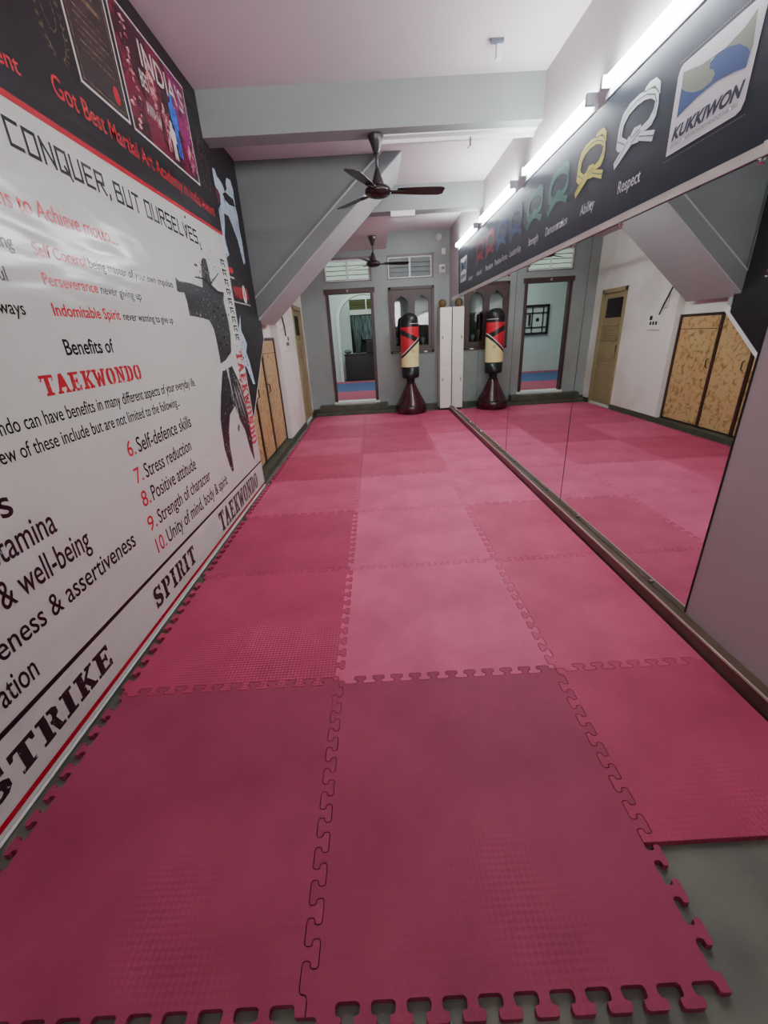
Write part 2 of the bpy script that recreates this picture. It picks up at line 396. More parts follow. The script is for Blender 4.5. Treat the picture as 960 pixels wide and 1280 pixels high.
# ventilator windows
def vent(idx, V, glass, framem):
    t = thing('window_%d' % idx, '', 'window', ((V[0]+V[1])/2, BK, V[2])); t['kind'] = 'structure'
    t['label'] = ['brightly lit louvred ventilator above the rear doorway', 'dull grey louvred ventilator above the arched shutters'][idx-1]
    b = B(); e = .035
    box(b, V[0], V[1], BK-.012, BK+.09, V[3]-e, V[3], .003); box(b, V[0], V[1], BK-.012, BK+.09, V[2], V[2]+.015, .003)
    box(b, V[1]-e, V[1], BK-.012, BK+.09, V[2], V[3], .003); box(b, V[0], V[0]+.015, BK-.012, BK+.09, V[2], V[3], .003)
    rel(obj('window_frame', b, framem, t), t)
    x0, x1 = V[0]+.015, V[1]-e; z0, z1 = V[2]+.015, V[3]-e
    b = B(); s = .022; xm = (x0+x1)/2
    box(b, x0, x1, BK+.02, BK+.05, z0, z0+s); box(b, x0, x1, BK+.02, BK+.05, z1-s, z1)
    for x in (x0, xm-.018, x1-s): box(b, x, x+(.036 if x == xm-.018 else s), BK+.018, BK+.052, z0, z1)
    rel(obj('sash', b, 'white_frame', t), t)
    n = 4
    for sd in (0, 1):
        a, c2 = (x0+s, xm-.018) if sd == 0 else (xm+.018, x1-s)
        for k in range(n):
            zz = z0+s+(z1-z0-2*s)*(k+.5)/n; h = (z1-z0-2*s)/n*.47
            b = B(); prism(b, [(BK+.03, zz-h), (BK+.036, zz-h), (BK+.062, zz+h*.96), (BK+.056, zz+h*.96)], 'x', a, c2)
            rel(obj('louvre', b, glass, t), t)
            b = B(); box(b, a, c2, BK+.026, BK+.034, zz-h-.006, zz-h+.004)
            rel(obj('louvre_clip', b, 'olive_dark', t), t)
    return t
vent(1, V1, 'glass_green', 'lilac_frame')
vent(2, V2, 'glass_grey', 'lilac_frame')

# shuttered window with two ogee-arched glass leaves
t = thing('window_3', 'brown wooden double shutter with two arched glass panels', 'window', (1.015, BK, W2[2])); t['kind'] = 'structure'
b = B(); e = .05
box(b, W2[0], W2[0]+e, BK-.03, BK+.07, W2[2], W2[3], .004); box(b, W2[1]-e, W2[1], BK-.03, BK+.07, W2[2], W2[3], .004)
box(b, W2[0], W2[1], BK-.03, BK+.07, W2[3]-e, W2[3], .004); box(b, W2[0], W2[1], BK-.03, BK+.07, W2[2], W2[2]+.04, .004)
rel(obj('window_frame', b, 'dark_wood', t), t)
def ogee(cx, w, z0, zs, zt):
    L = [(-w, z0), (-w, zs)]
    for k in range(1, 9):
        a = k/8; L.append((-w+w*.52*a, zs+(zt-zs)*.62*math.sin(a*PI/2)))
    for k in range(1, 7):
        a = k/6; L.append((-w*.48+w*.48*a, zs+(zt-zs)*(.62+.38*a*a)))
    R = [(-x, z) for x, z in L[::-1][1:]]
    return [(cx+x, z) for x, z in L+R]
for sd in (0, 1):
    x0 = W2[0]+e+.003 if sd == 0 else 1.017; x1 = 1.013 if sd == 0 else W2[1]-e-.003
    cx = (x0+x1)/2; og = ogee(cx, (x1-x0)/2-.058, W2[2]+.14, 2.03, 2.17)
    # leaf with arched cut-out: bridge outline to hole
    b = B(); yy = BK-.018
    zb, zt = W2[2]+.043, W2[3]-e-.003
    hole = og
    n = len(hole)
    # panels around: bottom rail, left stile, right stile, top piece following the ogee
    box(b, x0, x1, yy, yy+.03, zb, W2[2]+.14)
    box(b, x0, hole[0][0], yy, yy+.03, W2[2]+.14, 2.03); box(b, hole[-1][0], x1, yy, yy+.03, W2[2]+.14, 2.03)
    prism(b, [(x0, 2.03), *hole[1:-1], (x1, 2.03), (x1, zt), (x0, zt)], 'y', yy, yy+.03)
    lf = rel(obj('shutter_leaf', b, 'dark_wood', t), t)
    b = B(); prism(b, og, 'y', yy+.018, yy+.022)
    obj('glass_pane', b, 'clearglass', lf)
b = B(); box(b, .995, 1.035, BK-.028, BK-.012, W2[2]+.043, W2[3]-e); rel(obj('meeting_rail', b, 'dark_wood', t), t)
b = B(); sphere(b, (1.28, BK-.032, W2[2]+.012), .03, (1.4, .4, .5)); sphere(b, (.78, BK-.032, W2[2]+.012), .022, (1.4, .4, .5)); rel(obj('paper_scrap', b, 'plastic_white', t, True), t)  # white paper scraps at the window bottom, grouped with the window
b = B(); box(b, W2[0]+.01, W2[1]-.01, BK+.185, BK+.2, W2[2], W2[3]); rel(obj('window_backing', b, 'grey', t), t)
b = B(); box(b, W2[0], W2[1], BK+.04, BK+.185, 1.78, 1.80); rel(obj('inner_shelf', b, 'dark_wood', t), t)
b = B(); box(b, W2[0]+.02, W2[1]-.02, BK+.17, BK+.184, W2[2], 1.78); rel(obj('dark_backing', b, 'darkvoid', t), t)
tl = ['leftmost', 'second from left', 'third from left', 'fourth from left', 'rightmost']
for k, (x, h, mm) in enumerate([(.70, .34, 'k_crease'), (.80, .26, 'black'), (1.14, .44, 'v_gold'), (1.24, .34, 'k_line'), (1.34, .46, 'black')]):
    tr = thing('trophy', 'small dark trophy, %s of the row behind the shutter glass' % tl[k], 'trophy', (x, BK+.11, W2[2]), 'trophies behind the shutter glass')
    b = B(); box(b, -.035, .035, -.03, .03, .0, .05, .003); obj('base', b, 'black', tr)
    b = B(); lathe(b, [(.008, .05), (.012, h*.5), (.04, h*.62), (.045, h*.8), (.03, h*.82)], (0, 0, 0), 16); obj('cup', b, mm, tr, True)

# far room ------------------------------------------------------------
FR = .20
b = B(); box(b, -3.2, 2.4, BK+.2, 14.6, FR-.1, FR); struct('floor_far', b, 'concrete')
b = B(); box(b, -3.3, 2.5, BK+.1, 14.6, 3.5, 3.6); struct('ceiling_far', b, 'far_white')
w = B(); box(w, -3.3, -3.2, BK+.2, 14.6, 0, 3.5); struct('wall_far_left', w, 'far_white')
w = B(); box(w, 2.4, 2.5, BK+.2, 14.6, 0, 3.5); struct('wall_far_right', w, 'far_white')
w = B(); box(w, -3.3, LW-.2, BK, BK+.2, 0, 3.5); box(w, RW+.1, 2.5, BK, BK+.2, 0, 3.5); box(w, LW-.2, RW+.1, BK, BK+.2, Z2+.1, 3.5)
struct('wall_far_near', w, 'far_white')
# arch wall at 13 m
ax0, ax1, zs = -.74, .74, 1.95
arc = [(ax0, FR), (ax0, zs)]+[(-.0+ax1*-math.cos(PI*k/20), zs+.66*math.sin(PI*k/20)) for k in range(1, 20)]+[(ax1, zs), (ax1, FR)]
w = B(); prism(w, [(-3.2, FR), *arc, (2.4, FR), (2.4, 3.5), (-3.2, 3.5)], 'y', 13.0, 13.2)
struct('wall_far_arch', w, 'far_white')
w = B()
inner = arc; outer = [(ax0-.09, FR), (ax0-.09, zs)]+[((ax1+.09)*-math.cos(PI*k/20), zs+.75*math.sin(PI*k/20)) for k in range(1, 20)]+[(ax1+.09, zs), (ax1+.09, FR)]
prism(w, outer+inner[::-1], 'y', 12.965, 13.0); struct('trim_3', w, 'white_frame')
w = B(); holed(w, 'y', 14.0, 14.15, -1.4, 1.4, 0, 3.5, [(-.46, .60, .99, 2.56)]); box(w, -1.0, -.9, 13.2, 14.0, 0, 3.5); box(w, .9, 1.0, 13.2, 14.0, 0, 3.5)
struct('wall_far_niche', w, 'far_white')
t = thing('window_4', 'far window with olive louvres over a curtained dark pane', 'window', (.07, 14, 1)); t['kind'] = 'structure'
b = B(); box(b, -.46, .60, 13.96, 14.06, 2.13, 2.27); box(b, .05, .09, 13.97, 14.05, 2.27, 2.56); box(b, -.46, .6, 13.95, 14.05, .95, 1.0); rel(obj('window_frame', b, 'white_frame', t), t)
b = B(); box(b, -.46, .60, 14.05, 14.07, 2.27, 2.56)
for k in range(4): box(b, -.46, .6, 14.0, 14.05, 2.30+k*.065, 2.31+k*.065)
rel(obj('louvre', b, 'glass_olive', t), t)
b = B(); box(b, -.46, .60, 14.08, 14.1, .99, 2.13); rel(obj('window_pane', b, 'darkvoid', t), t)
b = B()
def curtain(b, x0, x1, xb0, xb1, z0, z1, y):
    n = 40; top = []; bot = []
    for i in range(n+1):
        a = i/n; yy = y+.025*math.sin(a*PI*9)
        top.append(b.verts.new((x0+(x1-x0)*a, yy, z1))); bot.append(b.verts.new((xb0+(xb1-xb0)*a, yy, z0)))
    for i in range(n): b.faces.new([top[i], top[i+1], bot[i+1], bot[i]])
curtain(b, -.44, -.05, -.34, -.2, 1.02, 2.1, 13.84)
tag(obj('curtain', b, 'curtain'), 'thin teal grey curtain gathered on the left of the far window', 'curtain')
b = B(); curtain(b, -.2, .58, -.1, .56, 1.4, 2.1, 13.94)
tag(obj('curtain', b, 'curtain'), 'wide patterned grey curtain across the right of the far window', 'curtain')
t = thing('storage_chest', 'dark lacquered chest standing under the far window in the rear room', 'chest', (.1, 13.5, FR))
b = B(); box(b, -.68, .85, 13.26, 13.75, FR+.05, .97, .01); rel(obj('chest_body', b, 'far_dark', t), t)
b = B(); box(b, -.70, .87, 13.24, 13.77, .97, 1.0, .006); rel(obj('chest_top', b, 'far_dark', t), t)
b = B(); box(b, -.66, .83, 13.25, 13.7, FR, FR+.05); rel(obj('plinth', b, 'black', t), t)
b = B(); sphere(b, (-.58, 13.5, 1.072), .12, (1, .8, .55)); tag(obj('grey_bundle', b, 'curtain', smooth=True), 'crumpled grey cloth bundle on the left end of the dark chest', 'cloth')
b = B(); box(b, .0, .5, 13.4, 13.6, 1.0, 1.38, .03); tag(obj('speaker_box', b, 'black'), 'black box standing on the dark chest before the far window', 'box')
# window grille on the arch wall (seen in the mirror)
t = thing('window_5', 'black framed window grille on the rear room wall', 'window', (-1.65, 13, 1.3)); t['kind'] = 'structure'
b = B(); x0, x1, z0, z1 = -2.01, -1.27, 1.27, 2.08
for q in [(x0, x1, z1-.06, z1), (x0, x1, z0, z0+.06), (x0, x0+.06, z0, z1), (x1-.06, x1, z0, z1)]: box(b, q[0], q[1], 12.94, 13.0, q[2], q[3])
rel(obj('window_frame', b, 'black', t), t)
b = B()
for z in (z0+.2, z1-.22): box(b, x0, x1, 12.96, 12.98, z-.014, z+.014)
for x in (x0+.17, x1-.25): box(b, x-.014, x+.014, 12.96, 12.98, z0, z1)
sphere(b, (x0+.33, 12.97, 1.68), .05, (1, .3, 1)); box(b, x1-.2, x1-.14, 12.95, 12.98, z0+.25, z1-.25)
rel(obj('grille', b, 'black', t), t)
b = B(); box(b, x0, x1, 12.985, 12.995, z0, z1); rel(obj('window_pane', b, 'far_white', t), t)
# far room floor mats
gm = 'foam mats on the rear room floor'
for (y0, y1, mm, nm, la) in [(8.62, 10.35, 'pink_far', 'pink', 'pink foam mat strip just inside the rear doorway'), (10.35, 12.5, 'blue_mat', 'blue', 'blue foam mat strip across the middle of the rear room'), (12.5, 12.96, 'pink_far', 'pink', 'mauve pink foam mat strip along the far arch wall')]:
    b = B(); box(b, -3.1, 2.3, y0, y1, FR, FR+.02, .003); tag(obj('foam_mat_strip', b, mm), la, 'mat', gm)

# left wall: door with vents (door_2)
t = thing('door_2', 'olive cream panelled door with small dark pane on the left wall', 'door', (LW, 7.7, .05)); t['kind'] = 'structure'
b = B(); y0, y1 = 7.29, 8.12
box(b, LW-.11, LW+.015, y0, y0+.06, .04, 2.04, .004); box(b, LW-.11, LW+.015, y1-.06, y1, .04, 2.04, .004); box(b, LW-.11, LW+.015, y0, y1, 1.97, 2.04, .004)
rel(obj('door_frame', b, 'olive', t), t)
b = B(); box(b, LW-.07, LW-.03, y0+.06, y1-.06, .04, 1.97)
rel(obj('door_leaf', b, 'olive', t), t)
b = B()
for (z0, z1) in [(.12, .42), (.50, .78), (.86, 1.10)]: box(b, LW-.034, LW-.018, y0+.14, y1-.14, z0, z1, .006)
rel(obj('raised_panel', b, 'olive', t), t)
b = B()
for k in range(7): prism(b, [(LW-.032, 1.18+k*.042), (LW-.005, 1.18+k*.042), (LW-.03, 1.212+k*.042)], 'y', y0+.16, y1-.16)
rel(obj('door_vent', b, 'olive', t), t)
b = B(); box(b, LW-.034, LW-.022, y0+.16, y1-.16, 1.56, 1.88); rel(obj('door_pane', b, 'darkvoid', t), t)
b = B(); tube(b, [(LW-.03, y0+.11, .98), (LW+.0, y0+.11, .98), (LW+.0, y0+.11, 1.1), (LW-.03, y0+.11, 1.1)], .008); rel(obj('door_handle', b, 'black', t), t)

# switchboards on the left wall
t = thing('switchboard', 'pale switchboard on the left wall with a black cable from it', 'switchboard', (LW, 6.42, 1.34))
b = B(); box(b, LW, LW+.03, 6.26, 6.55, 1.34, 1.58, .005); rel(obj('switch_plate', b, 'white_grub', t), t)
b = B()
for k in range(3): box(b, LW+.03, LW+.036, 6.31+k*.07, 6.34+k*.07, 1.41, 1.46)
box(b, LW+.03, LW+.036, 6.44, 6.5, 1.48, 1.54); rel(obj('switch', b, 'plastic_dark', t), t)
b = B(); box(b, LW, LW+.025, 6.16, 6.34, 1.64, 1.84, .004); tag(obj('junction_box', b, 'white_grub'), 'small pale junction box above the switchboard on the left wall', 'junction box')
b = B(); tube(b, [(LW+.04, 6.28, 1.55), (LW+.05, 6.2, 1.68), (LW+.05, 6.08, 1.88), (LW+.04, 5.98, 2.02)], .011)
tag(obj('wall_cable', b, 'cable'), 'thick black cable hanging above the left switchboard', 'cable')

# under-stair cupboard --------------------------------------------------
t = thing('under_stair_cupboard', 'tan patterned under-stair cupboard with sloping top and brown frame', 'cupboard', (LW-.1, 5.2, .075))
X0, X1 = LW-.105, LW-.085
def slopepoly(y0, y1, z0, pad):
    top = lambda y: min(SL(y), 1.53)-pad
    pts = [(y0, z0), (y1, z0), (y1, top(y1))]
    if y0 < 5.06 < y1: pts.append((5.06, top(5.06)))
    pts.append((y0, top(y0))); return pts
b = B(); prism(b, slopepoly(3.40, 5.96, .075, 0), 'x', X0-.005, X0+.004); rel(obj('cupboard_back', b, 'dark_wood', t), t)
doors = [(5.20, 5.92, 1), (4.62, 5.15, 2), (3.48, 4.56, 3)]
for (y0, y1, k) in doors:
    if k == 1:
        b = B(); box(b, X0+.004, X1, y0, y1, .10, 1.335, .003); d = rel(obj('cupboard_door', b, 'laminate', t), t)
        b = B(); box(b, X0+.004, X1, y0, y1, 1.342, 1.495, .003); rel(obj('top_panel', b, 'laminate', t), t)
        hy = y0+.06
    else:
        b = B(); prism(b, slopepoly(y0, y1, .10, .035), 'x', X0+.004, X1); d = rel(obj('cupboard_door', b, 'laminate', t), t); hy = y0+.06
    if k < 3:
        b = B(); tube(b, [(X1, hy, .86), (X1+.025, hy, .87), (X1+.025, hy, .96), (X1, hy, .97)], .007)
        h = obj('door_handle', b, 'black', d); 
b = B()
for y in (5.175, 4.59, 5.94): box(b, X0, X1+.012, y-.025 if y < 5.9 else y-.02, y+.025, .08, min(SL(y), 1.53)-.01)
box(b, X0, X1+.012, 5.15, 5.965, 1.50, 1.53)
rel(obj('cupboard_frame', b, 'dark_wood', t), t)
# sloping white reveal along the wall above the cupboard doors
b = B(); prism(b, [(3.3, SL(3.3)), (5.06, 1.53), (5.10, 1.585), (5.02, 1.60), (3.3, SL(3.3)+.07)], 'x', LW-.12, LW+.012)
struct('trim_4', b, 'white_frame')

# ---------------------------------------------------------------- foam puzzle mats
PT, NT, AMP, TH = .0845, 11, .0212, .022
def seam(length=1.0, n=NT):
    """interlock line: mushroom-headed tabs and slots, n per metre"""
    m0 = (length-n*PT)/2; raw = [(0, 0), (.006, 0)]
    hw, nw = .0285, .0148
    for k in range(n):
        sc = m0+(k+.25)*PT; tc = sc+PT/2
        if k: raw += [(sc-nw, .0), (sc-hw, .0)]
        else: raw += [(sc-hw-.002, 0)]
        raw += [(sc-hw, -AMP), (sc, -AMP), (sc+hw, -AMP), (sc+hw, 0), (sc+nw, 0), (tc-hw, AMP), (tc, AMP), (tc+hw, AMP)]
    raw += [(tc+hw, 0), (length-.006, 0), (length, 0)]
    pts = raw
    for _ in range(2):
        q = [pts[0]]
        for a, b in zip(pts[:-1], pts[1:]):
            q += [(a[0]*.78+b[0]*.22, a[1]*.78+b[1]*.22), (a[0]*.22+b[0]*.78, a[1]*.22+b[1]*.78)]
        pts = q+[pts[-1]]
    return [pts[0]]+[p for p in pts[1:-1] if .005 < p[0] < length-.005]
def side(p0, p1, out, kind):
    """points from p0 to p1 (exclusive end)"""
    p0 = Vector(p0); p1 = Vector(p1); L = (p1-p0).length
    if kind == 'cut': return [p0]
    n = max(1, int(round(L*11.2-.4))) if L < .97 else NT
    n = min(n, int(L/PT))
    s = seam(L, n); d = (p1-p0).normalized(); nrm = Vector(out)
    # the curve is always defined in the +axis direction so neighbours share it
    fwd = (d.x+d.y) > 0
    o0 = p0 if fwd else p1; dd_ = d if fwd else -d; na = Vector((abs(nrm.x), abs(nrm.y)))
    pts = [o0+dd_*a+na*h for a, h in s]
    return pts if fwd else ([p0]+pts[::-1][:-1])
def slab_mesh(q, cx, cy):
    """foam slab from an outline, its faces cut by constrained Delaunay triangulation"""
    from mathutils.geometry import delaunay_2d_cdt
    vo, eo, fo, ov, oe, of = delaunay_2d_cdt([Vector((v.x-cx, v.y-cy)) for v in q], [], [list(range(len(q)))], 1, 1e-7)
    if len(vo) != len(q): print('outline crosses itself', len(vo), len(q))
    bm = B(); hb = [bm.verts.new((v.x, v.y, TH)) for v in vo]; lb = [bm.verts.new((v.x, v.y, 0)) for v in vo]
    for f in fo:
        try: bm.faces.new([hb[i] for i in f]); bm.faces.new([lb[i] for i in f][::-1])
        except ValueError: pass
    idx = {ov[k][0]: k for k in range(len(vo)) if ov[k]}
    n = len(q)
    for i in range(n):
        a, b = idx[i], idx[(i+1) % n]
        try: bm.faces.new([lb[a], lb[b], hb[b], hb[a]])
        except ValueError: pass
    bmesh.ops.recalc_face_normals(bm, faces=bm.faces[:])
    return bm
def make_mat(x0, x1, y0, y1, kinds, mm, name='foam_mat'):
    cx, cy = (x0+x1)/2, (y0+y1)/2
    pts = []
    pts += side((x0, y0), (x1, y0), (0, -1), kinds[0])
    pts += side((x1, y0), (x1, y1), (1, 0), kinds[1])
    pts += side((x1, y1), (x0, y1), (0, 1), kinds[2])
    pts += side((x0, y1), (x0, y0), (-1, 0), kinds[3])
    # small inset so a dark line stays open between neighbours
    q = []; n = len(pts)
    clean = [pts[0]]
    for v in pts[1:]:
        if (v-clean[-1]).length > 1e-5: clean.append(v)
    pts = clean; n = len(pts)
    for i in range(n):
        a, c_, d = pts[i-1], pts[i], pts[(i+1) % n]
        tv = (d-a); tv = tv.normalized() if tv.length else Vector((1, 0))
        q.append(c_+Vector((-tv.y, tv.x))*.0013)
    bm = slab_mesh(q, cx, cy)
    o = obj(name, bm, mm); o.location = (cx, cy, .001)
    return o
ordn = ['nearest', 'second', 'third', 'fourth', 'fifth', 'sixth', 'seventh', 'farthest']
NY = -.02
ys = [NY]+[k*1.0 for k in range(1, 8)]+[8.07]
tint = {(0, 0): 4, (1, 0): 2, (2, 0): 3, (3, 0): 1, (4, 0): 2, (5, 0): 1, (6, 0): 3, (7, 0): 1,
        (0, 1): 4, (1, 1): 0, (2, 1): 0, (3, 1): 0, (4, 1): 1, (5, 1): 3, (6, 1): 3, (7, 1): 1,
        (0, 2): 3, (1, 2): 1, (2, 2): 1, (3, 2): 0, (4, 2): 0, (5, 2): 0, (6, 2): 1, (7, 2): 1}
grp = 'pink interlocking foam mats covering the hall floor'
for r in range(8):
    y0, y1 = ys[r], ys[r+1]
    back = 'cut' if r == 7 else 'tab'
    for cI, (x0, x1) in enumerate([(-1.0, 0), (0, 1.0), (1.0, 1.69)]):
        yy0 = .29 if (cI == 2 and r == 0) else y0
        k = ['cut' if (cI == 2 and r == 0) else 'tab', 'cut' if cI == 2 else 'tab', back, 'tab']
        if r == 7 and cI == 0: x0 = -1.0
        if cI == 2 and r == 0:
            # left side shares the centre mat's seam: build full seam then clip
            pass
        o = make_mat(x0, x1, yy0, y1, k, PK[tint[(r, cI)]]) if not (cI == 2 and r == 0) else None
        if o is None:
            pts = [Vector(v) for v in side((x0, y0), (x0, y1), (1, 0), 'tab') if v[1] > .29]
            pts = [Vector((pts[0].x, .29))]+pts
            top = side((x1, y1), (x0, y1), (0, 1), 'tab')
            ring = [Vector((pts[0].x+.002, .29)), Vector((x1, .29))]+[Vector(v) for v in top]+pts[::-1][:-1]
            q = []; n = len(ring)
            for i in range(n):
                a, c_, d = ring[i-1], ring[i], ring[(i+1) % n]; tv = (d-a).normalized(); q.append(c_+Vector((-tv.y, tv.x))*.0013)
            cx, cy = 1.345, .65
            bm = slab_mesh(q, cx, cy)
            o = obj('foam_mat', bm, PK[tint[(r, cI)]]); o.location = (cx, cy, .001)
            lab = 'nearest pink foam mat of the narrow column by the mirrors, cut straight at its front'
        else:
            col = ['the left column beside the banner', 'the middle column', 'the narrow right column by the mirrors'][cI]
            lab = 'pink foam puzzle mat, %s from the camera in %s' % (ordn[r], col)
            if r in (0, 7): lab = '%s pink foam puzzle mat in %s' % (ordn[r], col)
        tag(o, lab, 'mat', grp)

# ---------------------------------------------------------------- mirrors
edges = [1.235, 2.745, 4.30, 5.86, 7.98]
names = ['nearest tall mirror panel on the right wall, showing the cupboard doors', 'second tall mirror panel from the camera, reflecting the olive door',
         'third tall mirror panel from the camera, reflecting the rear doorway', 'farthest tall mirror panel, beside the white locker']
for i in range(4):
    t = thing('mirror_panel', names[i], 'mirror', (RW-.005, (edges[i]+edges[i+1])/2, .11), 'tall mirrors along the right wall')
    b = B(); box(b, 1.740, 1.7445, edges[i]+.002, edges[i+1]-.002, .112, 2.008); rel(obj('mirror_glass', b, 'mirror', t), t)
    b = B(); box(b, 1.7385, 1.7448, edges[i]-.003, edges[i]+.002, .112, 2.008); box(b, 1.739, 1.7448, edges[i], edges[i+1], 2.008, 2.011)
    rel(obj('mirror_edge', b, 'black', t), t)
    L = edges[i+1]-edges[i]
    for f_ in (.18, .78):
        for (zz, s) in ((.122, 1), (2.0, -1)):
            b = B(); y = edges[i]+L*f_
            if i == 0 and zz > 1 and f_ < .5: y = 1.46
            lathe(b, [(.011, 0), (.011, .008), (.006, .012)], (1.740, y, zz), 14, axis='x')
            for v in b.verts: v.co.x = 2*1.740-v.co.x
            box(b, 1.731, 1.7405, y-.007, y+.007, zz-.016*s, zz+.004*s)
            rel(obj('mirror_clip', b, 'chrome', t), t)

b = B(); box(b, 1.729, RW+.002, 1.0, 8.02, 2.012, 2.058, .002); struct('trim_5', b, 'white_frame')

# ---------------------------------------------------------------- text and decals
def decal_poly(bm, pts, plane, off, mirror=False):
    """pts in (Y,z) on plane x; flat polygon facing the room"""
    vs = [bm.verts.new((plane+off, y, z)) for y, z in pts]
    f = bm.faces.new(vs); f.normal_update()
    want = 1 if off > 0 else -1
    if f.normal.x*want < 0: f.normal_flip()
    if len(vs) > 4: bmesh.ops.triangulate(bm, faces=[f], ngon_method='EAR_CLIP')
def decal_rect(bm, y0, y1, z0, z1, plane, off): decal_poly(bm, [(y0, z0), (y1, z0), (y1, z1), (y0, z1)], plane, off)
def quadline(bm, a, b_, w, plane, off):
    a = Vector(a); b_ = Vector(b_); d = (b_-a)
    if d.length < 1e-6: return
    d.normalize(); n = Vector((-d.y, d.x))*w/2; a = a-d*w/2; b_ = b_+d*w/2
    decal_poly(bm, [a-n, b_-n, b_+n, a+n], plane, off)
def txt_raw(s, bold=0, shear=0, spacing=1):
    cu = bpy.data.curves.new('t', 'FONT'); cu.body = s; cu.size = 1; cu.offset = bold; cu.shear = shear; cu.space_character = spacing
    cu.resolution_u = 4
    o = bpy.data.objects.new('t', cu); C.objects.link(o)
    dg = bpy.context.evaluated_depsgraph_get(); dg.update()
    me = bpy.data.meshes.new_from_object(o.evaluated_get(dg))
    bpy.data.objects.remove(o); bpy.data.curves.remove(cu)
    return me
CAP = .729
def text(name, s, y0, y1, z, h, m, parent, plane, off, side_=1, bold=0, shear=0, z2=None, vertical=False, h2=None):
    """side_=+1: reads toward +Y on the left wall; -1: reads toward -Y on the right wall. h = capital height"""
    me = txt_raw(s, bold, shear)
    xs = [v.co.x for v in me.vertices]; x0, x1 = min(xs), max(xs)
    sx = abs(y1-y0)/(x1-x0); sy = h/CAP
    for v in me.vertices:
        a = (v.co.x-x0)*sx; b_ = v.co.y*sy
        zz = z if z2 is None else z+(z2-z)*a/abs(y1-y0)
        v.co = (plane+off, y0+a*side_, zz+b_)
    bm = B(); bm.from_mesh(me); bpy.data.meshes.remove(me)
    want = 1 if off > 0 else -1
    for f in bm.faces:
        f.normal_update()
        if f.normal.x*want < 0: f.normal_flip()
    return obj(name, bm, m, parent)

# square technical capitals drawn as strokes on a 4 x 6 grid
TECH = {'C': [[(4, 6), (0, 6), (0, 0), (4, 0)]], 'O': [[(0, 0), (0, 6), (4, 6), (4, 0), (0, 0)]], 'N': [[(0, 0), (0, 6), (4, 0), (4, 6)]],
        'Q': [[(0, 0), (0, 6), (4, 6), (4, 0), (0, 0)], [(2.4, 1.6), (4.4, -1.2)]], 'U': [[(0, 6), (0, 0), (4, 0), (4, 6)]],
        'E': [[(4, 6), (0, 6), (0, 0), (4, 0)], [(0, 3.1), (3.3, 3.1)]], 'R': [[(0, 0), (0, 6), (4, 6), (4, 3), (0, 3)], [(1.8, 3), (4.2, 0)]],
        ',': [[(.6, .4), (.4, -.8)]], 'B': [[(0, 0), (0, 6), (3.6, 6), (3.6, 3.2), (0, 3.2)], [(3.6, 3.2), (4, 3), (4, 0), (0, 0)]],
        'T': [[(0, 6), (4.2, 6)], [(2.1, 6), (2.1, 0)]], 'S': [[(4, 6), (0, 6), (0, 3.1), (4, 3.1), (4, 0), (0, 0)]],
        'L': [[(0, 6), (0, 0), (4, 0)]], 'V': [[(0, 6), (2.1, 0), (4.2, 6)]], 'A': [[(0, 0), (0, 6), (4, 6), (4, 0)], [(0, 2.8), (4, 2.8)]],
        'K': [[(0, 0), (0, 6)], [(4, 6), (.4, 3), (4.2, 0)]], 'W': [[(0, 6), (.6, 0), (2.2, 4), (3.8, 0), (4.4, 6)]], 'D': [[(0, 0), (0, 6), (3.2, 6), (4, 5), (4, 1), (3.2, 0), (0, 0)]],
        'I': [[(2, 0), (2, 6)]], 'P': [[(0, 0), (0, 6), (4, 6), (4, 3), (0, 3)]]}
ADV = {',': 1.8, ' ': 3.0, 'I': 4.2}
def strokes(name, s, y0, y1, z0, h, wd, m, parent, plane, off):
    tot = sum(ADV.get(ch, 6.0) for ch in s)-1.8; u = (y1-y0)/tot; v = h/6
    bm = B(); x = 0; j = 0
    for ch in s:
        for pl in TECH.get(ch, []):
            for a, b_ in zip(pl[:-1], pl[1:]):
                quadline(bm, (y0+(x+a[0])*u, z0+a[1]*v), (y0+(x+b_[0])*u, z0+b_[1]*v), wd, plane, off+(j % 7)*.00003*(1 if off > 0 else -1)); j += 1
        x += ADV.get(ch, 6.0)
    return obj(name, bm, m, parent)
